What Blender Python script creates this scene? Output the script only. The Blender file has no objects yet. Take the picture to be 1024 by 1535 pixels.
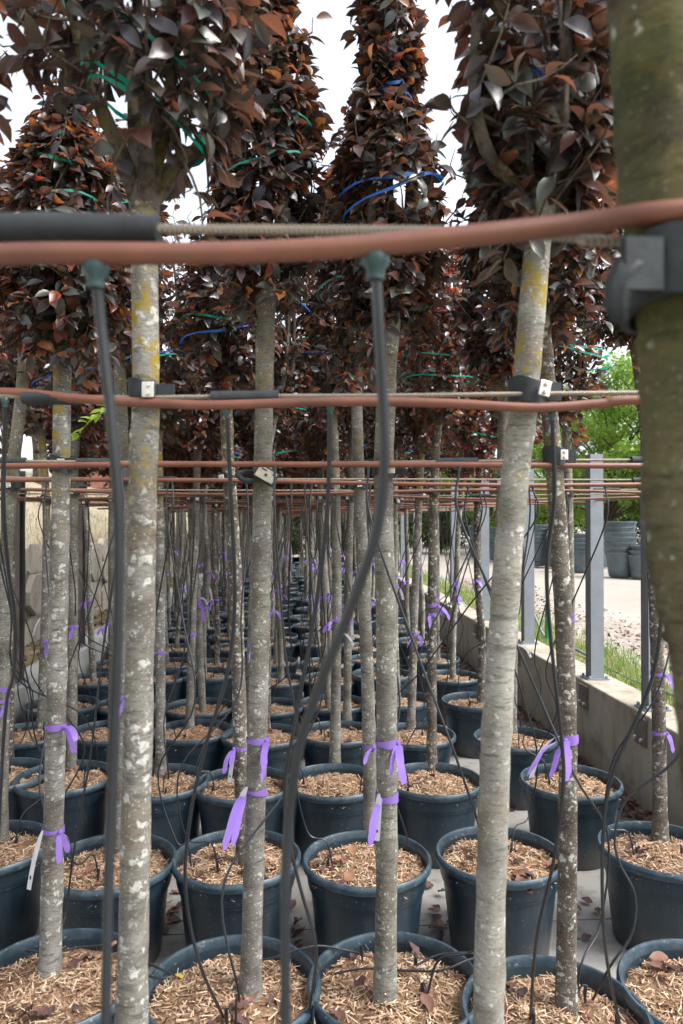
import bpy, math, random
import numpy as np
from mathutils import Vector, Matrix, Quaternion
R = math.radians
rnd = random.Random(7)
sc = bpy.context.scene
COL = sc.collection

# ------------------------------------------------------------------ camera
CAMZ = 1.80
F = 1100.0                                   # focal length in photo pixels (1024 x 1535)
cd = bpy.data.cameras.new('camera'); cam = bpy.data.objects.new('camera', cd); COL.objects.link(cam)
cam.location = (0, 0, CAMZ)
cam.rotation_euler = (R(90.65), 0, R(-3.7))
cd.sensor_fit = 'VERTICAL'; cd.sensor_height = 36; cd.lens = 36 * F / 1535
cd.clip_start = .05; cd.clip_end = 2000
cd.dof.use_dof = True; cd.dof.focus_distance = 3.1; cd.dof.aperture_fstop = 5.0
sc.camera = cam
# ------------------------------------------------------------------ sky, sun, exposure (bright overcast)
SUN_EL, SUN_AZ = 52, 112
w = bpy.data.worlds.new('World'); sc.world = w; w.use_nodes = True
wn = w.node_tree; bg = wn.nodes['Background']
sky = wn.nodes.new('ShaderNodeTexSky'); sky.sky_type = 'NISHITA'; sky.sun_disc = False
sky.sun_elevation = R(SUN_EL); sky.sun_rotation = R(SUN_AZ); sky.dust_density = 4; sky.air_density = 1.0; sky.ozone_density = 1
hs = wn.nodes.new('ShaderNodeHueSaturation'); hs.inputs['Saturation'].default_value = .34; hs.inputs['Value'].default_value = 1.0
wn.links.new(sky.outputs[0], hs.inputs['Color']); wn.links.new(hs.outputs[0], bg.inputs[0])
bg.inputs[1].default_value = .15
sl = bpy.data.lights.new('sun', 'SUN'); so = bpy.data.objects.new('sun', sl); COL.objects.link(so)
sl.energy = 1.3; sl.angle = R(25); sl.color = (1, .97, .93)
_az = R(SUN_AZ); _el = R(SUN_EL)
sdir = Vector((math.sin(_az) * math.cos(_el), math.cos(_az) * math.cos(_el), math.sin(_el)))
so.rotation_euler = sdir.to_track_quat('Z', 'Y').to_euler(); so.location = (0, 0, 30)
vs = sc.view_settings
vs.view_transform = 'Standard'; vs.look = 'None'; vs.gamma = 1; vs.use_curve_mapping = False; vs.exposure = 1.6
sc.cycles.use_denoising = True
sc.cycles.max_bounces = 8; sc.cycles.transparent_max_bounces = 6

# ------------------------------------------------------------------ helpers
CM = Matrix.Translation((0, 0, CAMZ)) @ cam.rotation_euler.to_matrix().to_4x4()
CMI = CM.inverted()
def P(px, py, d):                            # photo pixel at a distance -> place in the world
    return CM @ Vector(((px - 512) / F * d, (767.5 - py) / F * d, -d))
def G(px, py, z):                            # photo pixel on a level z -> place in the world
    q = P(px, py, 1) - CM.translation
    t = (z - CAMZ) / q.z
    return CM.translation + q * t
def depth(p): return -(CMI @ Vector(p)).z
def proj(p):
    q = CMI @ Vector(p)
    return (512 + F * q.x / -q.z, 767.5 - F * q.y / -q.z, -q.z)

class MB:
    def __init__(s): s.v = []; s.f = []; s.m = []
    def add(s, vs, fs):
        o = len(s.v); s.v += [tuple(x) for x in vs]; s.f += [tuple(i + o for i in f) for f in fs]
    def box(s, c, d, rot=None):
        c = Vector(c); h = Vector(d) / 2
        vs = [Vector((x * h.x, y * h.y, z * h.z)) for x in (-1, 1) for y in (-1, 1) for z in (-1, 1)]
        if rot is not None: vs = [rot @ q for q in vs]
        s.add([q + c for q in vs], [(0, 1, 3, 2), (4, 6, 7, 5), (0, 4, 5, 1), (2, 3, 7, 6), (0, 2, 6, 4), (1, 5, 7, 3)])
        return s
    def tube(s, pts, rad, n=8, cap=True, lump=0):
        pts = [Vector(p) for p in pts]
        if not hasattr(rad, '__len__'): rad = [rad] * len(pts)
        t = [(pts[min(i + 1, len(pts) - 1)] - pts[max(i - 1, 0)]).normalized() for i in range(len(pts))]
        u = t[0].orthogonal().normalized(); vs = []
        for i, p in enumerate(pts):
            if i: u = (t[i - 1].rotation_difference(t[i]) @ u)
            u = (u - t[i] * u.dot(t[i])).normalized(); b = t[i].cross(u)
            for k in range(n):
                a = 2 * math.pi * k / n
                r = rad[i] * (1 + (lump * rnd.uniform(-1, 1) if lump else 0))
                vs.append(p + u * (math.cos(a) * r) + b * (math.sin(a) * r))
        fs = [(i * n + k, i * n + (k + 1) % n, (i + 1) * n + (k + 1) % n, (i + 1) * n + k) for i in range(len(pts) - 1) for k in range(n)]
        if cap: fs += [tuple(reversed(range(n))), tuple(range((len(pts) - 1) * n, len(pts) * n))]
        s.add(vs, fs); return s
    def lathe(s, prof, n=40, c=(0, 0, 0), closed=False):
        vs = [(c[0] + r * math.cos(2 * math.pi * k / n), c[1] + r * math.sin(2 * math.pi * k / n), c[2] + z) for r, z in prof for k in range(n)]
        m = len(prof)
        fs = [(i * n + k, i * n + (k + 1) % n, ((i + 1) % m) * n + (k + 1) % n, ((i + 1) % m) * n + k) for i in range(m if closed else m - 1) for k in range(n)]
        s.add(vs, fs); return s
    def strip(s, pts, side, width):          # a ribbon along pts
        vs = []
        for i, p in enumerate(pts):
            wd = width[i] if hasattr(width, '__len__') else width
            sd = side[i] if isinstance(side, list) else side
            vs += [Vector(p) - sd * (wd / 2), Vector(p) + sd * (wd / 2)]
        s.add(vs, [(2 * i, 2 * i + 1, 2 * i + 3, 2 * i + 2) for i in range(len(pts) - 1)]); return s
    def mesh(s, name, mat, smooth=True, org=(0, 0, 0)):
        me = bpy.data.meshes.new(name); o = Vector(org)
        me.from_pydata([Vector(q) - o for q in s.v], [], s.f); me.materials.append(mat)
        if smooth: me.polygons.foreach_set('use_smooth', [True] * len(me.polygons)); me.set_sharp_from_angle(angle=R(40))
        me.update(); return me
def link(name, me, parent=None, loc=(0, 0, 0), rz=0):
    o = bpy.data.objects.new(name, me); COL.objects.link(o)
    o.parent = parent; o.location = loc
    if rz: o.rotation_euler.z = rz
    return o
def tag(o, label=None, cat=None, group=None, kind=None):
    if label: o['label'] = label
    if cat: o['category'] = cat
    if group: o['group'] = group
    if kind: o['kind'] = kind
    return o
def empty(name, loc, rz=0):
    o = link(name, None, None, loc, rz); o.empty_display_size = .1; return o
def smooth_path(pts, k=6):                   # Catmull-Rom
    pts = [Vector(p) for p in pts]; out = []
    q = [pts[0] * 2 - pts[1]] + pts + [pts[-1] * 2 - pts[-2]]
    for i in range(1, len(q) - 2):
        a, b, c, d = q[i - 1:i + 3]
        for j in range(k):
            t = j / k
            out.append(.5 * (2 * b + (c - a) * t + (2 * a - 5 * b + 4 * c - d) * t * t + (3 * b - a - 3 * c + d) * t ** 3))
    return out + [pts[-1]]
def np_mesh(name, v, tri, mat, tint=None, smooth=False):
    me = bpy.data.meshes.new(name); n = len(tri)
    me.vertices.add(len(v)); me.vertices.foreach_set('co', np.asarray(v, np.float32).ravel())
    me.loops.add(n * 3); me.loops.foreach_set('vertex_index', np.asarray(tri, np.int32).ravel())
    me.polygons.add(n); me.polygons.foreach_set('loop_start', np.arange(0, n * 3, 3, dtype=np.int32))
    me.update(calc_edges=True)
    if tint is not None:
        at = me.attributes.new('tint', 'FLOAT', 'POINT'); at.data.foreach_set('value', np.asarray(tint, np.float32))
    if smooth: me.polygons.foreach_set('use_smooth', np.ones(n, bool))
    me.materials.append(mat); me.validate(); return me

# ------------------------------------------------------------------ materials
class NT:
    def __init__(s, name):
        s.m = bpy.data.materials.new(name); s.m.use_nodes = True; s.t = s.m.node_tree
        s.t.nodes.clear(); s.out = s.t.nodes.new('ShaderNodeOutputMaterial')
    def n(s, typ, ins=None, **props):
        nd = s.t.nodes.new('ShaderNode' + typ)
        for k, v in props.items(): setattr(nd, k, v)
        for k, v in (ins or {}).items():
            if hasattr(v, 'is_output') or isinstance(v, bpy.types.NodeSocket): s.t.links.new(v, nd.inputs[k])
            else: nd.inputs[k].default_value = v
        return nd
    def ramp(s, fac, stops, interp='LINEAR'):
        nd = s.n('ValToRGB', {0: fac}); cr = nd.color_ramp; cr.interpolation = interp
        while len(cr.elements) < len(stops): cr.elements.new(.5)
        for e, (p, c) in zip(cr.elements, stops): e.position = p; e.color = (*c, 1) if len(c) == 3 else c
        return nd.outputs[0]
    def g(s, fac, a, b): return s.ramp(fac, [(a, (0, 0, 0)), (b, (1, 1, 1))])
    def mix(s, fac, a, b, bt='MIX'):
        nd = s.n('MixRGB', {0: fac, 1: a if not isinstance(a, tuple) else (*a, 1), 2: b if not isinstance(b, tuple) else (*b, 1)}, blend_type=bt)
        return nd.outputs[0]
    def math(s, op, a, b=0): return s.n('Math', {0: a, 1: b}, operation=op).outputs[0]
    def noise(s, vec, scale, detail=4, rough=.55): return s.n('TexNoise', {'Vector': vec, 'Scale': scale, 'Detail': detail, 'Roughness': rough}).outputs[0]
    def coord(s, rand=0):
        c = s.n('TexCoord').outputs['Object']
        if rand:
            r = s.n('ObjectInfo').outputs['Random']
            c = s.n('VectorMath', {0: c, 1: s.n('CombineXYZ', {0: s.math('MULTIPLY', r, rand), 1: s.math('MULTIPLY', r, rand * .7), 2: 0.0}).outputs[0]}, operation='ADD').outputs[0]
        return c
    def done(s, col, rough=.6, bump=None, bs=.3, bd=.01, metal=0, spec=.5, trans=None, tf=.3):
        b = s.n('BsdfPrincipled', {'Base Color': col if not isinstance(col, tuple) else (*col, 1), 'Roughness': rough, 'Metallic': metal, 'Specular IOR Level': spec})
        if bump is not None: s.t.links.new(s.n('Bump', {'Height': bump, 'Strength': bs, 'Distance': bd}).outputs[0], b.inputs['Normal'])
        o = b.outputs[0]
        if trans is not None:
            t = s.n('BsdfTranslucent', {'Color': trans if not isinstance(trans, tuple) else (*trans, 1)})
            o = s.n('MixShader', {0: tf, 1: o, 2: t.outputs[0]}).outputs[0]
        s.t.links.new(o, s.out.inputs[0]); return s.m

def m_bark(name, dark, light, white=.5, yellow=.5, green=0, big=False):
    t = NT(name); c = t.coord(37)
    z = t.n('SeparateXYZ', {0: t.n('TexCoord').outputs['Object']}).outputs[2]
    mp = t.n('Mapping', {'Vector': c, 'Scale': (1, 1, 5)}).outputs[0]
    n1 = t.noise(c, 9, 6); n2 = t.noise(mp, 60, 4, .7); n3 = t.noise(c, 55, 3)
    col = t.mix(t.g(n1, .35, .68), dark, light)
    col = t.mix(t.math('MULTIPLY', t.g(n2, .52, .62), .55), col, tuple(x * .38 for x in dark))          # lenticels
    col = t.mix(t.math('MULTIPLY', t.g(t.noise(c, 5, 3), .55, .7), .5), col, (.10, .058, .035))           # brown peeling patches
    wob = t.n('VectorMath', {0: t.n('TexNoise', {'Vector': c, 'Scale': 55.0, 'Detail': 3.0}).outputs[1], 1: (.5, .5, .5)}, operation='SUBTRACT').outputs[0]
    c2 = t.n('VectorMath', {0: c, 1: t.n('VectorMath', {0: wob, 'Scale': .035}, operation='SCALE').outputs[0]}, operation='ADD').outputs[0]
    vo = t.n('TexVoronoi', {'Vector': t.n('Mapping', {'Vector': c2, 'Scale': (1, 1, 1.2)}).outputs[0], 'Scale': 42.0 if big else 75.0, 'Randomness': 1.0})
    dist = t.math('ADD', vo.outputs['Distance'], t.math('MULTIPLY', t.math('SUBTRACT', t.noise(c, 130, 3), .5), .5))
    pick = t.n('SeparateXYZ', {0: vo.outputs['Color']}).outputs[0]
    dist = t.math('ADD', dist, t.math('MULTIPLY', t.n('SeparateXYZ', {0: vo.outputs['Color']}).outputs[1], .35))
    spots = t.math('MULTIPLY', t.math('SUBTRACT', 1.0, t.g(dist, .42, .58)), t.math('MULTIPLY', t.g(pick, 1 - white * .62, 1.02 - white * .6), t.g(t.noise(c, 9, 3), .38 - .05 * big, .52 - .06 * big)))
    col = t.mix(t.math('MULTIPLY', t.math('MULTIPLY', spots, t.g(t.noise(c, 150, 3), .25, .5)), .8), col, (.50, .51, .475))
    sp2 = t.g(t.noise(c, 190, 2), .635, .68)
    col = t.mix(t.math('MULTIPLY', sp2, .7 * min(1, white + .2)), col, (.46, .46, .41))
    dk = t.g(t.noise(mp, 16, 5, .7), .54, .66)
    col = t.mix(t.math('MULTIPLY', dk, .7), col, tuple(x * .42 for x in dark))
    ym = t.math('MULTIPLY', t.math('MULTIPLY', t.g(t.noise(c, 11, 4, .7), .51 - .03 * yellow, .57 - .03 * yellow), t.g(n3, .40, .52)), t.n('MapRange', {0: z, 1: 1.35, 2: 1.75, 3: 0.0, 4: 1.0}).outputs[0])
    col = t.mix(t.math('MULTIPLY', ym, yellow), col, (.26, .185, .022))
    gm = t.g(t.noise(c, 5, 4), .42, .7)
    if green > .5: gm = t.math('MULTIPLY', gm, t.n('MapRange', {0: z, 1: 1.45, 2: 1.85, 3: .25, 4: 1.0}).outputs[0])
    col = t.mix(t.math('MULTIPLY', gm, green), col, (.06, .09, .016))
    bump = t.math('ADD', t.math('ADD', n1, t.math('MULTIPLY', n2, .5)), t.math('MULTIPLY', spots, .35))
    return t.done(col, .85, bump, .55, .006, spec=.25)
BARK = m_bark('grey lichen bark', (.105, .096, .083), (.25, .24, .215), .6, .25, .2)
BARKY = m_bark('yellow lichen bark', (.115, .105, .092), (.27, .262, .238), 1.1, 1.0, .08, True)
BARKW = m_bark('pale bark', (.165, .155, .135), (.33, .32, .285), .5, .9, .10)
BARKD = m_bark('dark spotted bark', (.065, .053, .043), (.15, .13, .108), 1.2, .3, .05, True)
BARKM = m_bark('mossy bark', (.04, .034, .018), (.15, .13, .075), .12, .12, .8)
def m_limb():
    t = NT('limb bark'); c = t.coord(11); n1 = t.noise(c, 14, 5)
    col = t.mix(t.g(n1, .35, .65), (.045, .036, .03), (.13, .11, .09))
    col = t.mix(t.math('MULTIPLY', t.g(t.noise(c, 9, 3), .52, .62), .7), col, (.10, .08, .022))
    col = t.mix(t.math('MULTIPLY', t.g(t.noise(c, 60, 4, .7), .5, .62), .7), col, (.02, .016, .013)); n1 = t.math('ADD', n1, t.noise(c, 70, 4, .7))
    return t.done(col, .88, n1, .8, .006, spec=.2)
LIMB = m_limb()
def m_leaf(name, stops, tstops, tf=.34, rough=.42, spec=.5):
    t = NT(name); a = t.n('Attribute', attribute_name='tint').outputs['Fac']
    n = t.noise(t.n('TexCoord').outputs['Object'], 30, 2)
    f = t.math('ADD', a, t.math('MULTIPLY', t.math('SUBTRACT', n, .5), .18))
    return t.done(t.ramp(f, stops), rough, spec=spec, trans=t.ramp(f, tstops), tf=tf)
LEAF = m_leaf('plum leaf',
    [(0, (.022, .024, .028)), (.2, (.040, .040, .045)), (.33, (.062, .080, .070)), (.42, (.070, .078, .056)), (.52, (.072, .056, .060)), (.68, (.115, .060, .056)), (.86, (.17, .07, .04)), (.95, (.22, .11, .035)), (1, (.26, .04, .03))],
    [(0, (.06, .03, .024)), (.3, (.12, .06, .034)), (.5, (.17, .065, .04)), (.75, (.32, .11, .05)), (.9, (.52, .20, .05)), (1, (.6, .07, .04))], .30, .30, .7)
LIME = m_leaf('lime leaf', [(0, (.05, .10, .015)), (.5, (.14, .25, .03)), (1, (.26, .38, .06))], [(0, (.12, .26, .03)), (1, (.50, .68, .10))], .45, .5)
DEEP = m_leaf('dark green leaf', [(0, (.012, .028, .012)), (.5, (.03, .065, .02)), (1, (.07, .12, .03))], [(0, (.03, .09, .02)), (1, (.12, .22, .04))], .3, .5)
GRASS = m_leaf('grass blade', [(0, (.07, .14, .02)), (.6, (.15, .27, .04)), (1, (.27, .33, .09))], [(0, (.12, .25, .03)), (1, (.3, .42, .08))], .3, .6)
STRAW = m_leaf('dry grass blade', [(0, (.14, .115, .065)), (.6, (.25, .21, .14)), (.9, (.33, .29, .20)), (1, (.10, .16, .04))], [(0, (.3, .22, .1)), (1, (.5, .4, .2))], .25, .7)
DEAD = m_leaf('dead leaf', [(0, (.05, .03, .03)), (.4, (.12, .06, .05)), (.75, (.22, .10, .06)), (.93, (.32, .18, .07)), (1, (.5, .38, .05))], [(0, (.06, .03, .03)), (1, (.3, .15, .05))], .15, .6)

def m_pot():
    t = NT('navy pot plastic'); c = t.coord(13); n = t.noise(c, 6, 5); z = t.n('SeparateXYZ', {0: t.n('TexCoord').outputs['Object']}).outputs[2]
    r = t.n('ObjectInfo').outputs['Random']
    col = t.mix(r, (.009, .021, .032), (.015, .031, .045))
    mp = t.n('Mapping', {'Vector': c, 'Scale': (1, 1, .12)}).outputs[0]
    dust = t.math('MULTIPLY', t.g(t.noise(mp, 26, 5, .7), .5, .78), .28)
    col = t.mix(dust, col, (.085, .095, .095))
    low = t.math('MULTIPLY', t.n('MapRange', {0: z, 1: .16, 2: 0.0, 3: 0.0, 4: 1.0}).outputs[0], t.g(n, .4, .65))
    col = t.mix(t.math('MULTIPLY', low, .6), col, (.14, .12, .095))
    col = t.mix(t.math('MULTIPLY', t.g(t.noise(c, 90, 2), .69, .73), .5), col, (.3, .27, .2))
    return t.done(col, t.ramp(n, [(.3, (.30,) * 3), (.7, (.5,) * 3)]), t.noise(c, 120, 2), .06, .002)
POT = m_pot()
def m_rim():
    t = NT('worn pot rim with sky sheen'); c = t.coord(9)
    col = t.mix(t.math('MULTIPLY', t.g(t.noise(c, 18, 4, .7), .42, .75), .6), (.019, .040, .056), (.085, .12, .145))  # lighter blue of the sky's reflection painted in along with chalky wear
    col = t.mix(t.math('MULTIPLY', t.g(t.noise(c, 60, 3), .64, .7), .5), col, (.3, .26, .2))
    return t.done(col, .38, t.noise(c, 80, 2), .08, .002)
RIM = m_rim()
def m_stackpot():
    t = NT('weathered pot plastic'); c = t.coord(9)
    return t.done(t.mix(t.g(t.noise(c, 3, 4), .35, .7), (.06, .085, .095), (.12, .15, .165)), .45)
SPOT = m_stackpot()
def m_mulch():
    t = NT('wood fibre mulch'); c = t.coord(5); n = t.noise(c, 7, 4); n2 = t.noise(c, 90, 5, .7)
    col = t.mix(t.g(n2, .32, .66), (.085, .045, .028), (.36, .235, .145))
    col = t.mix(t.math('MULTIPLY', t.g(n, .5, .68), .75), col, (.09, .046, .03))
    return t.done(col, .95, t.math('ADD', n2, n), .9, .012, spec=.1)
MULCH = m_mulch()
def m_chip():
    t = NT('wood chips'); a = t.n('Attribute', attribute_name='tint').outputs['Fac']
    return t.done(t.ramp(a, [(0, (.10, .05, .03)), (.3, (.26, .155, .092)), (.65, (.43, .30, .195)), (1, (.60, .48, .35))]), .9, spec=.15)
CHIP = m_chip()
def simple(name, col, rough=.5, metal=0, var=.25, scale=20, bump=0, spec=.5):
    t = NT(name); c = t.coord(7); n = t.noise(c, scale, 5, .6)
    lo = tuple(x * (1 - var) for x in col); hi = tuple(min(1, x * (1 + var)) for x in col)
    return t.done(t.mix(t.g(n, .3, .7), lo, hi), rough, n if bump else None, bump, .004, metal, spec)
PIPE = simple('brown polythene pipe', (.155, .057, .034), .45, 0, .3, 8, .15)
STEEL = simple('plated steel', (.62, .60, .55), .38, .85, .15, 60, .1)
RUBBER = simple('black foam rubber', (.018, .023, .026), .75, 0, .5, 30, .4)
HOSE = simple('black drip hose', (.016, .020, .025), .38, 0, .3, 12)
TEAL = simple('teal plastic cap', (.02, .055, .058), .4)
JOINT = simple('pinkish brown joint', (.25, .13, .095), .6, 0, .25, 40)
GALV = simple('galvanised post', (.22, .245, .275), .5, .35, .12, 9, .05)
RUST = simple('dark brown post', (.13, .11, .097), .65, .1, .3, 7, .2)
PLATE = simple('weathered tag plate', (.36, .35, .28), .6, 0, .2, 40)
INK = simple('black print', (.02, .02, .022), .6)
GREENP = simple('green plastic', (.02, .22, .12), .45)
GREENS = simple('green stem', (.12, .2, .04), .6)
GREY_HOSE = simple('grey hose plastic', (.16, .18, .19), .5)
def m_cable():
    t = NT('twisted steel cable'); c = t.coord(); w_ = t.n('TexWave', {'Vector': t.n('Mapping', {'Vector': c, 'Rotation': (0, 0, R(0)), 'Scale': (1, .7, .7)}).outputs[0], 'Scale': 150.0, 'Distortion': 0.0}, wave_type='BANDS', bands_direction='DIAGONAL').outputs[0]
    col = t.mix(w_, (.20, .17, .13), (.36, .32, .26))
    return t.done(col, .5, w_, .8, .003, .3)
CABLE = m_cable()
def m_ribbon(name, col, tr):
    t = NT(name); c = t.coord(5); n = t.noise(c, 60, 3)
    return t.done(t.mix(n, tuple(x * .75 for x in col), col), .45, n, .2, .002, trans=tr, tf=.35)
RIBBON = m_ribbon('purple tape', (.33, .20, .66), (.40, .22, .85))
TAGW = m_ribbon('white tag plastic', (.74, .74, .76), (.8, .8, .85))
TWG = m_ribbon('green twine', (.01, .42, .30), (.01, .5, .35))
TWB = m_ribbon('blue twine', (.02, .16, .62), (.02, .2, .7))
def m_conc(name, a, b, stain, rough=.85, sc_=1.0):
    t = NT(name); c = t.coord(); n = t.noise(c, 1.6 * sc_, 6, .6); n2 = t.noise(c, 40, 4, .7)
    col = t.mix(t.g(n, .35, .66), a, b)
    col = t.mix(t.math('MULTIPLY', t.g(t.noise(c, 4.5 * sc_, 6, .65), .52, .70), .75), col, stain)
    mp = t.n('Mapping', {'Vector': c, 'Scale': (3, 3, .4)}).outputs[0]
    col = t.mix(t.math('MULTIPLY', t.g(t.noise(mp, 3, 4), .54, .7), .35), col, tuple(x * .6 for x in stain))
    col = t.mix(t.math('MULTIPLY', t.g(n2, .55, .75), .25), col, tuple(x * .5 for x in a))
    return t.done(col, rough, t.math('ADD', n2, n), .35, .006, spec=.3)
FLOOR = m_conc('concrete floor', (.20, .195, .18), (.31, .305, .29), (.15, .13, .10), .5)
WALLC = m_conc('weathered concrete', (.29, .255, .205), (.40, .365, .305), (.16, .125, .085))
WALLL = m_conc('grey concrete', (.27, .275, .265), (.36, .365, .355), (.19, .185, .16))
CRACK = m_conc('old cracked render', (.31, .285, .235), (.41, .39, .34), (.17, .14, .10), .9, 2.5)
def m_ground(name, a, b, c3, s1=2.0, s2=30):
    t = NT(name); c = t.coord(); n = t.noise(c, s1, 6, .6); n2 = t.noise(c, s2, 4, .7)
    col = t.mix(t.g(n, .35, .65), a, b); col = t.mix(t.math('MULTIPLY', t.g(n2, .55, .7), .6), col, c3)
    return t.done(col, .95, t.math('ADD', n2, n), .6, .02, spec=.1)
YARD = m_ground('pale gravel', (.27, .24, .205), (.345, .315, .28), (.21, .175, .14), .5, 25)
SOIL = m_ground('verge soil', (.15, .13, .06), (.24, .2, .12), (.1, .12, .04))
HILL = m_ground('dry grass hill', (.19, .165, .11), (.27, .24, .175), (.11, .13, .05), .7, 14)
BASE = m_ground('field', (.2, .19, .1), (.25, .23, .13), (.14, .15, .06), .1, 3)
WOODP = simple('red brown cladding', (.26, .105, .062), .7, 0, .25, 6)
ROOFM = simple('grey metal roof', (.42, .45, .48), .5, .3, .1)

# ------------------------------------------------------------------ the setting
def struct(name, mb, mat, smooth=False): return tag(link(name, mb.mesh(name, mat, smooth)), kind='structure')
WX = 2.16                                                     # inner face of the right wall
LX = -2.02
YE = 26.0
mb = MB(); mb.add([(-600, -600, -.08), (600, -600, -.08), (600, 900, -.08), (-600, 900, -.08)], [(0, 1, 2, 3)]); struct('ground', mb, BASE)
mb = MB()
for i in range(16):
    y0 = -2 + i * 1.75
    mb.box(((LX + WX) / 2, y0 + .875, -.06), (WX - LX - .004, 1.742, .12))
struct('concrete_floor', mb, FLOOR)
mb = MB(); YZ = .50
nx, ny = 40, 60
xs = [WX + .28 + (i / nx) ** 2 * 110 for i in range(nx + 1)]; ys = [-6 + (j / ny) ** 1.6 * 190 for j in range(ny + 1)]
mb.add([(x, y, YZ + .02 * math.sin(x * 1.7 + y) + .015 * math.sin(y * 2.3 - x) + max(0, y - 40) * .004) for y in ys for x in xs],
       [(j * (nx + 1) + i, j * (nx + 1) + i + 1, (j + 1) * (nx + 1) + i + 1, (j + 1) * (nx + 1) + i) for j in range(ny) for i in range(nx)])
struct('gravel_yard', mb, YARD, True)
mb = MB(); mb.add([(-40, YE + .3, YZ - .01), (WX + .5, YE + .3, YZ - .01), (WX + .5, 184, YZ + .5), (-40, 184, YZ + .5)], [(0, 1, 2, 3)]); struct('yard_beyond', mb, YARD)
mb = MB()
for j in range(40):
    y0, y1 = 2 + j * .6, 2.6 + j * .6
    e0, e1 = 3.05 + .12 * math.sin(y0 * 2) + .1 * math.sin(y0 * .7), 3.05 + .12 * math.sin(y1 * 2) + .1 * math.sin(y1 * .7)
    mb.add([(WX + .285, y0, YZ + .045), (e0, y0, YZ + .042), (e1, y1, YZ + .042), (WX + .285, y1, YZ + .045)], [(0, 1, 2, 3)])
struct('grass_verge', mb, SOIL)

# leaf-shaped faces
TV = np.array([(0, 0, 0), (.5, 0, 0), (1, 0, -.14), (.3, .235, .075), (.68, .225, .02), (.3, -.235, .075), (.68, -.225, .02)], float)
TT = np.array([(0, 1, 3), (1, 4, 3), (1, 2, 4), (0, 5, 1), (1, 5, 6), (1, 6, 2)])
TV2 = np.array([(0, 0, 0), (.28, 0, -.005), (.55, 0, -.03), (.8, 0, -.085), (1.02, 0, -.17)] +
               [(x, sg * y, z) for sg in (1, -1) for x, y, z in ((.1, .10, .03), (.28, .205, .07), (.48, .25, .06), (.68, .22, .015), (.86, .11, -.06))], float)
def _tt2():
    f = []
    for o, fl in ((5, False), (10, True)):
        t = [(0, 1, o), (1, o + 1, o), (1, 2, o + 1), (2, o + 2, o + 1), (2, o + 3, o + 2), (2, 3, o + 3), (3, o + 4, o + 3), (3, 4, o + 4)]
        f += [q[::-1] if fl else q for q in t]
    return np.array(f)
TT2 = _tt2()
def nrm(a): return a / np.maximum(np.linalg.norm(a, axis=1, keepdims=True), 1e-9)
def leaf_frames(d, nv):
    d = nrm(d); b = nrm(np.cross(nv, d)); n = np.cross(d, b); return d, b, n
def leaves_mesh(name, base, d, nv, size, tint, mat, width=1.0, hi=False):
    d, b, n = leaf_frames(d, nv); V, T_ = (TV2, TT2) if hi else (TV, TT); m = len(V)
    v = base[:, None, :] + size[:, None, None] * (V[None, :, 0, None] * d[:, None, :] + width * V[None, :, 1, None] * b[:, None, :] + V[None, :, 2, None] * n[:, None, :])
    tri = T_[None] + m * np.arange(len(base))[:, None, None]
    return np_mesh(name, v.reshape(-1, 3), tri.reshape(-1, 3), mat, np.repeat(tint, m), hi)
def blades_mesh(name, pos, h, wd, lean, tint, mat, rs):
    n = len(pos); a = rs.uniform(0, 6.28, n); s = np.stack([np.cos(a), np.sin(a), 0 * a], 1) * wd[:, None]
    l = np.stack([np.cos(a * 3.7), np.sin(a * 3.7), 0 * a], 1) * lean[:, None]
    up = np.array([0, 0, 1.])[None] * h[:, None]
    v = np.stack([pos - s, pos + s, pos + up * .55 + l * .35 + s * .7, pos + up * .55 + l * .35 - s * .7, pos + up + l], 1)
    tri = np.array([(0, 1, 2), (0, 2, 3), (3, 2, 4)])[None] + 5 * np.arange(n)[:, None, None]
    return np_mesh(name, v.reshape(-1, 3), tri.reshape(-1, 3), mat, np.repeat(tint, 5))
rs = np.random.RandomState(3)
n = 26000; y = 2.5 + rs.uniform(0, 1, n) ** 1.5 * 20; x = WX + .30 + rs.beta(1.1, 1.7, n) * .85
keep = (np.sin(x * 9) * np.sin(y * 3.1) + rs.uniform(-1, 1, n)) > -.55; x, y = x[keep], y[keep]; n = len(x)
tag(link('grass', blades_mesh('grass', np.stack([x, y, np.full(n, YZ + .03)], 1), rs.uniform(.03, .10, n), rs.uniform(.002, .004, n), rs.uniform(0, .05, n), rs.uniform(0, 1, n), GRASS, rs)),
    'bright green grass growing along the outside of the low post wall', 'grass', kind='stuff')

def wall_right():
    root = empty('low_wall', (WX + .14, 10, 0)); tag(root, 'low weathered concrete wall carrying grey steel posts beside the gravel yard', 'wall')
    y = 1.0
    k = 0
    while y < YE:                                            # cast lengths with joints
        L = 1.65; j = rnd.uniform(-.006, .006)
        b = MB(); b.box((WX + .14 + j, y + L / 2, .29), (.28, L - .012, .62)); 
        me = b.mesh('wall_segment', WALLC, False, root.location); o = link('wall_segment', me, root)
        bv = o.modifiers.new('b', 'BEVEL'); bv.width = .012; bv.segments = 2
        y += L; k += 1
    return root
LOWWALL = wall_right()
def wall_left():
    root = empty('low_wall', (LX - .1, 10, 0)); tag(root, 'low grey concrete kerb wall carrying dark brown posts below the cracked wall', 'wall')
    y = 1.0
    while y < YE:
        b = MB(); b.box((LX - .12, y + 1, .27), (.24, 1.99, .58))
        o = link('wall_segment', b.mesh('wall_segment', WALLL, False, root.location), root)
        bv = o.modifiers.new('b', 'BEVEL'); bv.width = .01; bv.segments = 2
        y += 2
    return root
wall_left()
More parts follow.
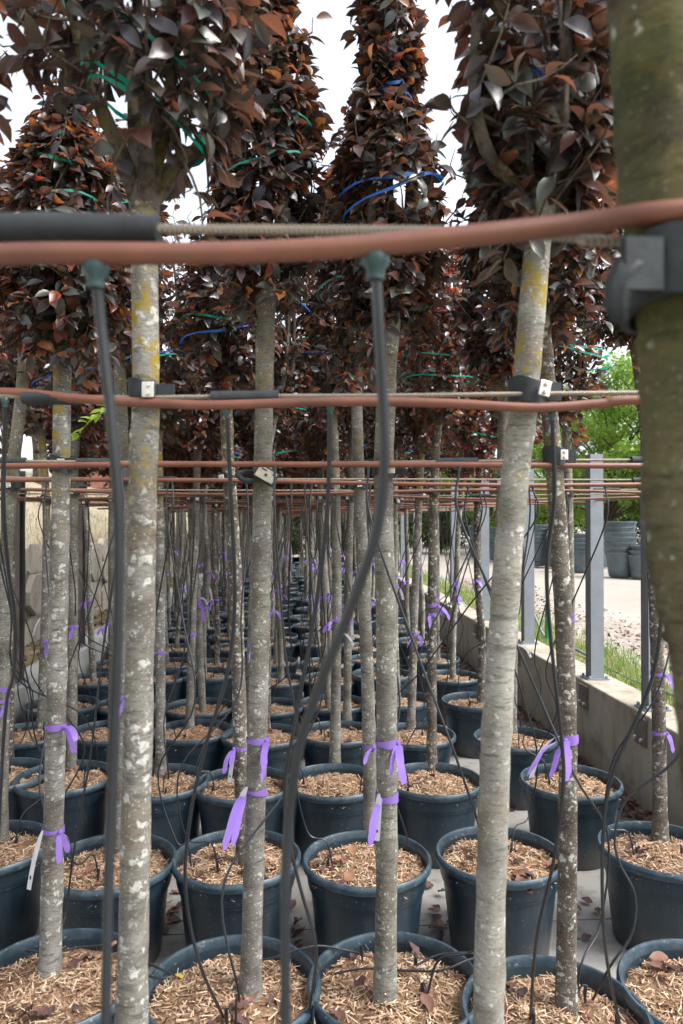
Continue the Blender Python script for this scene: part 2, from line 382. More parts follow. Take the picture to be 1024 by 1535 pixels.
# old cracked wall at the foot of the hill: rough slabs with open cracks
def cracked_wall():
    root = empty('cracked_wall', (-2.62, 10, 0)); tag(root, 'old rough cracked wall of rendered slabs at the foot of dry hillside', 'wall')
    b = MB(); b.box((-2.80, 12.4, .7), (.22, 25, 1.55)); link('wall_core', b.mesh('wall_core', simple('wall core', (.2, .165, .125), .95), False, root.location), root)
    y = 0.0; rr = random.Random(5)
    while y < 25:
        wd = rr.uniform(.35, .8); z = .05
        while z < 1.4:
            h = rr.uniform(.25, .6); top = min(1.50 + .06 * math.sin(y * 1.9), z + h)
            if top - z < .12: top = z + .12
            cy, cz = y + wd / 2, (z + top) / 2
            n = 9; pts = []
            for i in range(n):
                a = 2 * math.pi * i / n + rr.uniform(-.2, .2); ca, sa = math.cos(a), math.sin(a)
                q = 1 / max(abs(ca), abs(sa)); e = rr.uniform(.94, 1.0)
                pts.append((cy + ca * q * wd / 2 * e, cz + sa * q * (top - z) / 2 * e))
            xf = -2.655 + rr.uniform(-.03, .035)
            vs = [(xf, p, q) for p, q in pts] + [(-2.75, p, q) for p, q in pts] + [(xf + rr.uniform(.001, .008), cy, cz)]
            fs = [(i, (i + 1) % n, 2 * n) for i in range(n)] + [(i + n, (i + 1) % n + n, (i + 1) % n, i) for i in range(n)]
            b = MB(); b.add(vs, fs); link('stone', b.mesh('stone', CRACK, False, root.location), root)
            z = top
        y += wd
cracked_wall()
mb = MB()                                                    # hillside, rising left of the wall
hx = [-2.7, -3.0, -3.6, -4.5, -5.6, -7, -9, -12, -18, -30, -60, -200]; hz = [1.42, 1.5, 1.75, 2.1, 2.5, 2.95, 3.35, 3.6, 3.8, 4.0, 4.2, 4.5]
hy = [-6 + j * 1.2 for j in range(60)] + [70, 90, 130, 200]
rh = random.Random(9)
mb.add([(x, y, z + (rh.uniform(-.06, .06) if i > 0 else 0) + .10 * math.sin(y * .9 + i)*min(1, i / 3)) for y in hy for i, (x, z) in enumerate(zip(hx, hz))],
       [(j * len(hx) + i, (j + 1) * len(hx) + i, (j + 1) * len(hx) + i + 1, j * len(hx) + i + 1) for j in range(len(hy) - 1) for i in range(len(hx) - 1)])
struct('hillside', mb, HILL, True)
mb = MB(); mb.add([(LX - .235, 0, .54), (LX - .235, 25, .54), (-2.70, 25, .54), (-2.70, 0, .54)], [(3, 2, 1, 0)]); struct('ledge_soil', mb, SOIL)
n = 14000; y = 3 + rs.uniform(0, 1, n) * 22; x = -2.85 - rs.uniform(0, 1, n) ** 1.3 * 5.5; z = np.interp(-x, [-q for q in hx], hz) - .03 + .1 * np.sin(y * .9 + 3)* np.clip((-x - 2.7) / 1.2, 0, 1)
tag(link('dry_grass', blades_mesh('dry_grass', np.stack([x, y, z], 1), rs.uniform(.05, .2, n), rs.uniform(.003, .006, n), rs.uniform(.02, .15, n), np.where(np.sin(x * 2.2) * np.sin(y * 1.3) > .55, 1.0, rs.uniform(0, .85, n)), STRAW, rs)),
    'dry straw coloured grass on the hillside above the cracked wall', 'grass', kind='stuff')
# fallen leaves: drifts by the walls and across the floor
def litter(name, n, fx, fy, z, label, s=(.035, .07)):
    x, y = fx(n), fy(n)
    d = nrm(np.stack([rs.normal(size=n), rs.normal(size=n), rs.normal(size=n) * .3], 1)); nv = np.stack([rs.normal(size=n) * .45, rs.normal(size=n) * .45, np.ones(n)], 1)
    zz = z + rs.uniform(.006, .03, n)
    o = link(name, leaves_mesh(name, np.stack([x, y, zz], 1), d, nv, rs.uniform(s[0], s[1], n), rs.beta(1.6, 2, n) * .95, DEAD, 1.3))
    tag(o, label, 'leaves', kind='stuff')
litter('leaf_litter', 2600, lambda n: WX - rs.beta(.8, 2.6, n) * .42, lambda n: 1.5 + rs.uniform(0, 1, n) ** 1.4 * 16, 0, 'brown fallen leaves drifted against the foot of the low post wall')
litter('leaf_litter', 900, lambda n: LX - .25 - rs.beta(1, 1, n) * .36, lambda n: 3 + rs.uniform(0, 1, n) * 16, .545, 'brown fallen leaves on the ledge below the cracked wall')
litter('leaf_litter', 1500, lambda n: 3.1 + rs.beta(1.5, 3, n) * 1.6, lambda n: 3.5 + rs.uniform(0, 1, n) * 12, YZ + .03, 'thin scatter of brown leaves along the edge of the gravel yard', (.03, .06))

# posts
def post_mesh(name, mat, h, wd=.10, dp=.10, th=.008):
    b = MB(); b.box((0, 0, h / 2), (th, dp - 2 * th, h))                    # I-section
    for s in (-1, 1): b.box((0, s * (dp / 2 - th / 2), h / 2), (wd, th, h))
    return b.mesh(name, mat, False)
b = MB(); b.box((0, 0, .85), (.09, .094, 1.70)); b.box((0, -.0485, .85), (.10, .006, 1.70)); b.box((0, .0485, .85), (.10, .006, 1.70)); pg = b.mesh('column', GALV, False)
pr = post_mesh('column', RUST, 1.62, .14, .12)
b = MB(); b.box((0, 0, .005), (.17, .15, .01)); base_me = b.mesh('base_plate', GALV, False)
b = MB(); b.lathe([(0, .03), (.009, .03), (.011, .026), (.011, .012), (.016, .0118), (.016, .0095)], 6); bolt_me = b.mesh('bolt', GALV, False)
b = MB(); b.box((0, 0, 0), (.012, .14, .17)); brk_me = b.mesh('bracket', RUST, False)
b = MB(); b.lathe([(0, .022), (.010, .022), (.012, .016), (.012, 0)], 6); bb = b.mesh('bolt', STEEL, False)
POSTY = [3.15, 4.55, 5.45, 7.05, 8.70] + [8.7 + 1.65 * k for k in range(1, 11)]
for i, y in enumerate(POSTY):
    r_ = empty('steel_post', (WX + .12, y, .60))
    tag(r_, 'grey galvanised steel post standing on the low wall beside the gravel yard', 'post', 'grey posts along the low wall')
    link('column', pg, r_); link('base_plate', base_me, r_)
    for sx in (-1, 1):
        for sy in (-1, 1): link('bolt', bolt_me, r_, (sx * .065, sy * .062, 0))
    k = link('bracket', brk_me, r_, (-.129, -.10, -.11))
    for sz in (-1, 1):
        q = link('bolt', bb, k, (-.004, sz * .04, -.045)); q.rotation_euler.y = R(-90)
for i, y in enumerate([2.6, 4.1, 5.75, 7.4, 9.05, 10.7, 12.35, 14, 15.65, 17.3, 18.95, 20.6]):
    r_ = empty('steel_post', (LX - .12, y, .56))
    tag(r_, 'dark brown channel post standing on the grey kerb wall below the hill', 'post', 'dark posts along the cracked wall')
    link('column', pr, r_); q = link('base_plate', base_me, r_)

# ------------------------------------------------------------------ plum trees
def limb_set(H, rf, seed, n=6):
    """ascending limbs of a bundled crown: local paths from the fork"""
    rr = random.Random(seed); L = []
    for i in range(n):
        a = 2 * math.pi * i / n + rr.uniform(-.4, .4); f = rr.uniform(.35, .75); top = H * rr.uniform(.75, 1.0)
        pts = []
        for k in range(7):
            t = k / 6; z = t * top; r = rf(z) * f * (1 - math.exp(-t * 9))
            pts.append(Vector((math.cos(a + .5 * t) * r + rr.uniform(-.012, .012) * t, math.sin(a + .5 * t) * r + rr.uniform(-.012, .012) * t, z)))
        L.append(pts)
    return L
def crown(limbs, rf, seed, nt=190, per=16, size=(.036, .064), centre=None, lr=(.0165, .006), low=0.0):
    """twigs along the limbs, leaves along the twigs -> (limb builders, twig builder, leaf arrays)"""
    rr = random.Random(seed); st = np.random.RandomState(seed)
    paths = [smooth_path([l[0] + Vector((0, 0, -.035)) + (l[1] - l[0]) * .08] + list(l[1:]), 3) for l in limbs]
    lm = []
    for p in paths:
        b = MB(); b.tube(p, [(lr[0] + (lr[1] - lr[0]) * i / (len(p) - 1)) * rr.uniform(.9, 1.12) for i in range(len(p))], 8, True, .09); lm.append(b)
    tw = MB(); B, D, S = [], [], []
    cen = centre or (lambda z: Vector((0, 0, z)))
    for t in range(nt):
        p = rr.choice(paths); u = low + (1 - low) * rr.random() ** 1.15; i = min(int(u * (len(p) - 1)), len(p) - 2)
        s = p[i].lerp(p[i + 1], rr.random()); c0 = cen(s.z)
        out = Vector((s.x - c0.x, s.y - c0.y, 0)); a = rr.uniform(0, 6.28)
        d = (out.normalized() * .6 if out.length > 1e-4 else Vector((0, 0, 0))) + Vector((math.cos(a), math.sin(a), 0)) * .8 + Vector((0, 0, rr.uniform(-.9, 1.05)))
        d.normalize(); stray = rr.random() < .10; L = rr.uniform(.12, .32) * (1.15 if stray else 1); pts = [s]; npl = per if not stray else per // 2
        for k in range(5):
            d = (d + Vector((0, 0, .18)) + Vector((rr.uniform(-1, 1), rr.uniform(-1, 1), rr.uniform(-1, 1))) * .22).normalized()
            q = pts[-1] + d * (L / 5); c = cen(q.z); h = Vector((q.x - c.x, q.y - c.y, 0)); lim = rf(q.z) * (rr.uniform(.8, 1.08) if not stray else 1.6)
            if h.length > lim: q = Vector((c.x, c.y, q.z)) + h * (lim / h.length)
            pts.append(q)
        tw.tube(pts, [.0038, .0033, .003, .0026, .002, .0012], 3, False)
        for k in range(int(npl * rr.choice((.5, .9, 1.2, 1.4)))):
            v = rr.uniform(.1, 1); j = min(int(v * 5), 4); q = pts[j].lerp(pts[j + 1], v * 5 - j); c = cen(q.z)
            o = Vector((q.x - c.x, q.y - c.y, 0)); o = o.normalized() if o.length > 1e-4 else Vector((1, 0, 0))
            a = rr.uniform(0, 6.28)
            dd = o * .55 + Vector((math.cos(a), math.sin(a), 0)) * .75 + Vector((0, 0, rr.uniform(-1.15, .45)))
            B.append(q + dd.normalized() * .008); D.append(dd); S.append(rr.uniform(*size))
    B = np.array([tuple(q) for q in B]); D = np.array([tuple(q) for q in D]); S = np.array(S); n = len(B)
    cz = np.array([tuple(cen(z)) for z in B[:, 2]]); O = B - cz; O[:, 2] = 0
    NV = nrm(O) * .9 + np.array([0, 0, .75]) + st.normal(size=(n, 3)) * .45
    tint = st.beta(1.5, 2.0, n); hi = st.rand(n) < .10; tint[hi] = st.uniform(.8, 1, hi.sum())
    return lm, tw, (B, D, NV, S, tint)
def prof(H, r0, taper, cinch=()):
    def f(z):
        z = max(z, -.25)
        u = min(1, (z + .25) / .42); r = .045 + (r0 - .045) * (u * u * (3 - 2 * u))
        t = max(0, (z - H * .45) / (H * .55)); r *= 1 - taper * min(1, t) ** 1.3
        for zc, s in cinch: r *= 1 - s * math.exp(-((z - zc) / .07) ** 2)
        return max(r, .03)
    return f
def trunk_mesh(pts, rb, rt, mat, org, seed):
    rr = random.Random(seed); p = smooth_path(pts, 10); m = len(p)
    rad = []
    for i in range(m):
        t = i / (m - 1); r = rb + (rt - rb) * t
        r *= 1 + .35 * math.exp(-t * 34) + .04 * math.sin(i * 1.7 + seed) * rr.random() + .22 * math.exp(-((1 - t) / .035) ** 2)
        if rr.random() < .07: r *= 1.10
        rad.append(r)
    e = (p[-1] - p[-3]).normalized(); p += [p[-1] + e * .014, p[-1] + e * .026, p[-1] + e * .033]; rad += [rad[-1] * .88, rad[-1] * .6, rad[-1] * .2]
    b = MB(); b.tube(p, rad, 14, True, .025); return b.mesh('trunk', mat, True, org)
TREES = []                                                    # every tree: centre line in the world, radius, row, label
def at_z(tr, z):
    L = tr['line']
    for a, c in zip(L, L[1:]):
        if a.z <= z <= c.z: return a.lerp(c, (z - a.z) / max(1e-6, c.z - a.z))
    return L[-1].copy()
LEAFM = []
for k in range(24):
    tt = [0.03, .08, .13, .18, .22, .26, .3, .33, .36, .39, .42, .45, .48, .5, .53, .57, .61, .65, .7, .75, .8, .86, .92, .99][k]
    cv = TV2.copy(); u_ = cv[:, 0].copy(); cv[:, 2] += rnd.uniform(-.22, .12) * u_ ** 2 + np.abs(cv[:, 1]) * rnd.uniform(-.12, .25); cv[:, 1] *= rnd.uniform(.88, 1.2); cv[:, 1] += rnd.uniform(-.08, .08) * u_ ** 2
    cv[5:, 2] += np.random.RandomState(k).uniform(-.02, .02, 10); LEAFM.append(np_mesh('leaf', cv, TT2, LEAF, np.full(15, tt), True))
def foliage(root, loc, arr, nsep):
    """nearest leaves as single objects, the others as one mass"""
    B, D, NV, S, T = arr; o = Vector(root.location) + Vector(loc); sep = np.zeros(len(B), bool)
    if nsep:
        W = B + np.array(tuple(o)); Mi = np.array(CMI); q = W @ Mi[:3, :3].T + Mi[:3, 3]; dz = -q[:, 2]
        px = 512 + F * q[:, 0] / dz; py = 767.5 - F * q[:, 1] / dz
        inn = (dz > .2) & (px > -10) & (px < 1034) & (py > -10) & (py < 1540)
        cx = np.array(tuple(o)); rad = dz - np.median(dz)
        sc_ = np.where(inn, -rad, -99); idx = np.argsort(-sc_)[:nsep]; idx = idx[sc_[idx] > -50]; sep[idx] = True
        d, b, n = leaf_frames(D[sep], NV[sep])
        for i in range(len(d)):
            M = Matrix(((d[i][0], b[i][0], n[i][0], 0), (d[i][1], b[i][1], n[i][1], 0), (d[i][2], b[i][2], n[i][2], 0), (0, 0, 0, 1)))
            s = float(S[sep][i]); ob = bpy.data.objects.new('leaf', LEAFM[min(23, int(T[sep][i] * 24))]); COL.objects.link(ob)
            ob.parent = root; ob.matrix_basis = Matrix.Translation(Vector(loc) + Vector(B[sep][i])) @ M @ Matrix.Scale(s, 4)
    k = ~sep
    f = link('foliage', leaves_mesh('foliage', B[k], D[k], NV[k], S[k], T[k], LEAF, 1.0, nsep > 0), root, loc); tag(f, kind='stuff')
SOILZ = .357
def special_tree(pix, d, mat, rb, rt, label, seed, row, H=1.15, r0=.2, taper=.6, cinch=(), limbs=None, nt=230, per=16, nsep=260, base=None, size=(.036, .064), rfun=None, low=0.0, tint=None):
    pts = [P(x, y, d) for x, y in pix]
    if base is not None: pts = [base] + pts
    pts.sort(key=lambda q: q.z); pts[0].z = SOILZ - .02
    org = Vector((pts[0].x, pts[0].y, SOILZ)); top = pts[-1]
    root = empty('plum_tree', org); tag(root, label, 'tree', 'potted plum trees')
    link('trunk', trunk_mesh(pts, rb, rt, mat, org, seed), root)
    rf = rfun or prof(H, r0, taper, cinch)
    if limbs: L = [[(P(x, y, d + dd) - top) for x, y, dd in l] for l in limbs]
    else: L = limb_set(H, rf, seed)
    lean = Vector((0, 0, 0))
    lm, tw, arr = crown(L, rf, seed, nt, per, size, low=low)
    if tint is not None: arr = (*arr[:4], np.clip(arr[4] * tint[0] + tint[1], 0, 1))
    for b in lm: link('limb', b.mesh('limb', LIMB), root, top - org)
    link('twigs', tw.mesh('twigs', LIMB, False), root, top - org)
    foliage(root, top - org, arr, nsep)
    TREES.append(dict(line=smooth_path(pts, 6), r=(rb + rt) / 2, row=row, d=d, label=label, top=top, rf=rf, H=H, x=org.x, y=org.y))
    return root
# row of the second cable (two trees whose pots stand below the frame)
special_tree([(188, 1911), (197, 1535), (207, 1100), (215, 700), (219, 590), (216, 290)], 1.40, BARKY, .030, .0245,
    'plum tree with white blotches and yellow lichen, strapped to second cable, mossy forked limbs', 11, 0, H=.85,
    limbs=[[(213, 295, 0), (178, 222, -.03), (146, 150, -.05), (118, 60, -.06), (90, -60, -.05), (80, -160, 0)],
           [(214, 290, 0), (203, 210, .05), (196, 110, .10), (180, 0, .12), (175, -150, .12)],
           [(218, 290, 0), (240, 215, -.04), (256, 120, -.08), (252, 0, -.10), (260, -150, -.08)],
           [(220, 292, 0), (264, 242, .02), (310, 212, .05), (324, 120, .06), (330, 0, .05), (335, -150, .05)],
           [(222, 280, 0), (296, 222, .08), (335, 140, .10), (366, 30, .10), (372, -120, .1)],
           [(216, 290, 0), (222, 200, -.08), (212, 90, -.13), (205, -20, -.15), (210, -150, -.15)]],
    rfun=lambda z: .07 + .135 * min(1, max(0, (z + .02) / .25)), nt=125, per=9, nsep=290, low=.25, size=(.042, .068), tint=(.8, 0))
special_tree([(728, 1911), (733, 1500), (742, 1150), (757, 900), (770, 740), (786, 600), (803, 400), (810, 305)], 1.40, BARKW, .030, .0245,
    'pale leaning plum tree with orange lichen, strapped to second cable by angled clamp', 12, 0, H=.8,
    limbs=[[(803, 310, 0), (768, 275, -.04), (738, 240, -.06), (716, 180, -.08), (710, 90, -.08), (722, -40, -.08), (720, -150, -.05)],
           [(808, 308, 0), (786, 240, .04), (795, 150, .08), (782, 0, .10), (780, -150, .1)],
           [(812, 308, 0), (838, 210, -.05), (846, 110, -.10), (852, -20, -.12), (850, -150, -.1)],
           [(814, 308, 0), (870, 230, .03), (902, 130, .05), (908, -20, .05), (905, -150, .05)],
           [(812, 300, 0), (850, 235, .10), (865, 120, .14), (850, -30, .16), (845, -150, .15)]],
    rfun=lambda z: .065 + .05 * min(1, max(0, (z + .05) / .2)) + .085 * min(1, max(0, (z - .27) / .15)), nt=175, per=10, nsep=290, low=.05, size=(.042, .068), tint=(.85, 0))
special_tree([(-185, 1911), (-178, 900), (-165, 300)], 1.42, BARK, .03, .025, 'plum tree reaching dark leaves in beside the mossy forked tree', 13, 0, H=.9, r0=.22, taper=.1, nt=150, per=9, nsep=120, size=(.042, .07), tint=(.9, 0))
# thick mossy trunk by the nearest cable
special_tree([(1150, 3330), (1120, 1500), (1088, 1010), (1062, 900), (1046, 790), (1038, 600), (1028, 440), (1006, 300), (986, 0), (970, -300)], .62, BARKM, .044, .040,
    'thick green mossy plum tree trunk strapped to the thick blurred pipe', 14, -1, H=1.0, r0=.2, nt=60, per=12, nsep=0)
# the first row of pots in view
def base(px, py, z=SOILZ): return G(px, py, z)
R1 = [
    dict(b=(75, 1462), p=[(80, 1250), (87, 950), (92, 700), (94, 520)], mat=BARKY, rb=.033, rt=.026, H=.75, r0=.19, taper=.8, cinch=((.40, .25),), label='straight plum tree with one purple bow and a long white tag hanging low', seed=21),
    dict(b=(375, 1490), p=[(382, 1250), (390, 950), (394, 710), (399, 430)], mat=BARK, rb=.032, rt=.027, rf=lambda z: float(np.interp(z, [-.25, .1, .5, .72, .84, .95, 1.2], [.04, .135, .145, .09, .04, .075, .06])), H=1.12, r0=.165, taper=.62, cinch=((.34, .2), (.52, .2), (.86, .3)), label='plum tree with a greenish plate hanging from its strap and crown tied with green twine', seed=22),
    dict(b=(577, 1500), p=[(580, 1250), (579, 950), (575, 720), (584, 480)], mat=BARK, rb=.033, rt=.028, rf=lambda z: float(np.interp(z, [-.25, .1, .36, .60, .72, .9, 1.2], [.04, .13, .155, .09, .06, .06, .04])), nt=230, H=1.15, r0=.178, taper=.78, cinch=((.36, .2), (.75, .3), (.95, .3)), label='plum tree with two purple bands low on its trunk and crown tied with blue twine', seed=23),
    dict(b=(848, 1512), p=[(851, 1250), (850, 1050), (838, 800), (824, 620), (811, 470)], mat=BARKD, rb=.029, rt=.024, H=.9, r0=.2, taper=.4, label='dark plum tree spotted with white lichen, wearing a large purple bow', seed=24),
]
for t in R1:
    b0 = base(*t['b']); d = depth(b0)
    special_tree(t['p'], d, t['mat'], t['rb'], t['rt'], t['label'], t['seed'], 1, t['H'], t['r0'], t['taper'], t.get('cinch', ()), None, t.get('nt', 260), 16, 260, b0, rfun=t.get('rf'))
R2 = [
    dict(b=(0, 1262), p=[(4, 1050), (8, 850), (20, 700), (30, 610), (38, 520)], mat=BARK, seed=31, label='bent plum tree rising from the pot next to the long white tag'),
    dict(b=(181, 1278), p=[(182, 1050), (184, 800), (182, 620), (178, 520)], mat=BARK, seed=32, label='plum tree half hidden behind the trunk with yellow lichen'),
    dict(b=(366, 1298), p=[(360, 1100), (352, 850), (342, 690), (338, 560)], mat=BARKD, seed=33, label='leaning plum tree half hidden behind the tree with the hanging plate'),
    dict(b=(556, 1255), p=[(552, 1050), (544, 850), (537, 690), (534, 545)], mat=BARK, seed=34, label='plum tree close behind the one with two purple bands'),
    dict(b=(742, 1280), p=[(748, 1000), (752, 800), (757, 560)], mat=BARK, seed=35, label='plum tree hidden behind the pale leaning trunk'),
    dict(b=(990, 1258), p=[(988, 1100), (984, 950), (977, 780), (966, 620), (950, 500)], mat=BARKD, seed=36, label='speckled plum tree curving up beside the low wall with grey posts'),
]
for t in R2:
    b0 = base(*t['b']); d = depth(b0)
    special_tree(t['p'], d, t['mat'], .031, .025, t['label'], t['seed'], 2, [.8, 1.0, .7, 1.0, .8, .75][t['seed'] - 31], .19, .6, ((.4, .2),), None, 200, 15, 200, b0)
# other rows: trunks and crowns from a few moulds
TRK = []
for k in range(6):
    rr = random.Random(50 + k); top = Vector((rr.uniform(-.10, .10), rr.uniform(-.08, .08), rr.uniform(1.78, 1.97)))
    pts = [Vector((0, 0, -.03)), Vector((0, 0, .03)) + top * .02] + [top * t + Vector((rr.uniform(-.02, .02), rr.uniform(-.02, .02), 0)) for t in (.25, .5, .75)] + [top]
    TRK.append((trunk_mesh(pts, rr.uniform(.027, .032), rr.uniform(.022, .025), [BARK, BARKD, BARKY, BARK, BARKW, BARK][k], (0, 0, 0), k), smooth_path(pts, 5), top))
CRN = []
for k in range(7):
    rr = random.Random(70 + k); H = rr.uniform(.85, 1.2); rf = prof(H, rr.uniform(.20, .27), rr.uniform(.4, .7), ((H * .45, .2),))
    lm, tw, arr = crown(limb_set(H, rf, 70 + k), rf, 70 + k, 185, 15, (.038, .066))
    b = MB()
    for q in lm: b.add(q.v, q.f)
    B, D, NV, S, T = arr; T = np.clip(T * .9 + [.12, .02, .2, .06, .16, 0, .25][k], 0, 1)
    CRN.append((b.mesh('limbs', LIMB), tw.mesh('twigs', LIMB, False), leaves_mesh('foliage', B, D, NV, S, T, LEAF), rf, H))
COLX = [1.40, .80, .29, -.22, -.72, -1.22, -1.72]
COLNAME = ['in line beside the grey posts', 'second line from the grey posts', 'third line from the grey posts', 'middle line between the walls', 'third line from the cracked wall', 'second line from the cracked wall', 'in line beside the cracked wall']
ORD = ['', 'first', 'second', 'third', 'fourth', 'fifth', 'sixth', 'seventh', 'eighth', 'ninth', 'tenth', 'eleventh', 'twelfth']
def RN(row, col): return (ORD[row - 1] + ' row behind the hanging plate, ' if 2 <= row <= 13 else 'well back among the rows, ') + COLNAME[col]
def generic_tree(x, y, row, col, k, label=None, zrot=None, dx=0):
    tm, line, top = TRK[k % len(TRK)]; c = CRN[(k * 5 + row * 3 + col) % len(CRN)]
    rz = rnd.uniform(0, 6.28) if zrot is None else zrot; s = rnd.uniform(.94, 1.06)
    root = empty('plum_tree', (x, y, SOILZ), rz); root.scale = (s, s, s)
    lab = label or 'plum tree, ' + RN(row, col)
    tag(root, lab, 'tree', 'potted plum trees')
    link('trunk', tm, root)
    q = rnd.uniform(0, 6.28)
    for nm, me in (('limbs', c[0]), ('twigs', c[1]), ('foliage', c[2])):
        o = link(nm, me, root, top, q)
        if nm == 'foliage': tag(o, kind='stuff')
    M = Matrix.Translation((x, y, SOILZ)) @ Matrix.Rotation(rz, 4, 'Z') @ Matrix.Scale(s, 4)
    TREES.append(dict(line=[M @ p for p in line], r=.027 * s, row=row, d=y, label=lab, top=M @ top, rf=c[3], H=c[4], x=x, y=y))

# ------------------------------------------------------------------ pots
PH = .40
def pot_meshes():
    b = MB(); nseg = 44
    b.lathe([(.0, .006), (.185, .006), (.196, .0), (.203, .010), (.216, .12), (.2285, .235), (.236, .295), (.2365, .300), (.2465, .306), (.2475, .312), (.253, .368)], nseg)
    b.lathe([(.2495, .370), (.2455, .33), (.242, .29)], nseg)
    body = b.mesh('pot_body', POT)
    b = MB(); b.lathe([(.2535, .366), (.262, .364), (.2675, .369), (.270, .380), (.2685, .392), (.262, .3995), (.255, .399), (.2505, .392), (.2490, .368)], nseg)
    rim = b.mesh('rim', RIM)
    ms = []
    for k in range(4):
        rr = random.Random(90 + k); st = np.random.RandomState(90 + k); nr, ns = 14, 40
        ph = [rr.uniform(0, 6.28) for _ in range(6)]
        def hz_(x, y): 
            r = math.hypot(x, y)
            return SOILZ - .008 + .022 * math.exp(-(r / .12) ** 2) + .007 * math.sin(x * 21 + ph[0]) * math.sin(y * 23 + ph[1]) + .005 * math.sin(x * 47 + ph[2] + y * 31) + .003 * math.sin(y * 80 + ph[3]) - .012 * (r / .25) ** 4
        b = MB(); vs = [(0, 0, hz_(0, 0))]
        for i in range(1, nr + 1):
            for j in range(ns):
                r = .2475 * i / nr; a = 2 * math.pi * j / ns; x, y = r * math.cos(a), r * math.sin(a)
                vs.append((x, y, hz_(x, y) + (rr.uniform(-.004, .004) if i < nr else 0)))
        fs = [(0, 1 + j, 1 + (j + 1) % ns) for j in range(ns)] + [(1 + (i - 1) * ns + j, 1 + i * ns + j, 1 + i * ns + (j + 1) % ns, 1 + (i - 1) * ns + (j + 1) % ns) for i in range(1, nr) for j in range(ns)]
        b.add(vs, fs); mul = b.mesh('mulch', MULCH)
        n = 2300; r = np.sqrt(st.rand(n)) * .243; a = st.rand(n) * 6.28; x, y = r * np.cos(a), r * np.sin(a)
        keep = (np.sin(x * 17 + ph[4]) * np.sin(y * 15 + ph[5]) + st.uniform(-.7, 1, n)) > -.3; x, y = x[keep], y[keep]; n = len(x)
        z = np.array([hz_(p, q) for p, q in zip(x, y)]) + st.uniform(.001, .010, n)
        c = np.stack([x, y, z], 1); d = nrm(np.stack([st.normal(size=n), st.normal(size=n), st.normal(size=n) * .28], 1)); up = nrm(np.stack([st.normal(size=n) * .5, st.normal(size=n) * .5, np.ones(n)], 1))
        s_ = nrm(np.cross(up, d)); up = np.cross(d, s_)
        L = st.gamma(3, .0033, n)[:, None] + .004; Wd = st.uniform(.0012, .0032, n)[:, None]; Th = Wd * .5
        v = np.stack([c - d * L - s_ * Wd, c - d * L + s_ * Wd, c - d * L * .9 + up * Th, c + d * L - s_ * Wd * .6, c + d * L + s_ * Wd * .6, c + d * L * .9 + up * Th], 1)
        tri = np.array([(0, 3, 5), (0, 5, 2), (2, 5, 4), (2, 4, 1), (0, 2, 1), (3, 4, 5)])[None] + 6 * np.arange(n)[:, None, None]
        chips = np_mesh('wood_chips', v.reshape(-1, 3), tri.reshape(-1, 3), CHIP, np.repeat(st.beta(1.8, 1.6, n), 6))
        ms.append((mul, chips, hz_))
    return body, rim, ms
PBODY, PRIM, PM = pot_meshes()
POTS = []
def pot(x, y, row, col, label=None, zs=1.0, s=1.0):
    rz = rnd.uniform(0, 6.28); root = empty('plant_pot', (x, y, 0.001), rz); root.scale = (s, s, zs)
    tag(root, label or 'navy plastic pot, ' + RN(row, col), 'pot', 'navy nursery pots in rows')
    mul, chips, hz_ = rnd.choice(PM)
    link('pot_body', PBODY, root); link('rim', PRIM, root); link('mulch', mul, root)
    if row <= 9: tag(link('wood_chips', chips, root), kind='stuff')
    POTS.append(dict(x=x, y=y, row=row, col=col, rz=rz, s=s, zs=zs, h=hz_))
    return root
def potp(px, py, row, col, label): p = G(px, py, PH); return pot(p.x, p.y, row, col, label)
for tr in [t for t in TREES if t['row'] <= 0]:
    pot(tr['x'], tr['y'], tr['row'], 3, 'navy pot standing under ' + tr['label'].split(',')[0])
for px, py, col, lab in [(82, 1462, 4, 'navy pot at the foot of the tree with the long low hanging white tag'), (348, 1474, 3, 'navy pot strewn with dead leaves under the tree with the hanging plate'),
                         (592, 1468, 2, 'navy pot of pale mulch at the foot of the tree with two purple bands'), (832, 1512, 1, 'navy pot at the foot of the dark tree with white lichen spots'),
                         (1068, 1482, 0, 'navy pot with a black drip stake, before the curved tree beside the wall')]:
    potp(px, py, 1, col, lab)
for px, py, col, lab in [(-18, 1266, 5, 'navy pot partly covered by the long hanging white tag'), (166, 1288, 4, 'navy pot crossed by the trunk with white blotches and yellow lichen'), (355, 1281, 3, 'navy pot with its deep inner rim showing behind the tree with the hanging plate'),
                         (550, 1284, 2, 'navy pot holding one bright yellow leaf, behind the tree with two purple bands'), (748, 1276, 1, 'navy pot crossed by the pale leaning trunk'), (993, 1268, 0, 'wide navy pot with a white curved tag beside the low wall')]:
    potp(px, py, 2, col, lab)
for px, py, col in [(0, 1158, 6), (97, 1162, 5), (238, 1168, 4), (365, 1172, 3), (500, 1168, 2), (650, 1166, 1), (855, 1168, 0)]:
    potp(px, py, 3, col, 'navy plastic pot, ' + RN(3, col))
for px, py, col in [(40, 1098, 6), (165, 1094, 5), (288, 1093, 4), (393, 1100, 3), (508, 1096, 2), (622, 1099, 1), (772, 1104, 0)]:
    potp(px, py, 4, col, 'navy plastic pot, ' + RN(4, col))
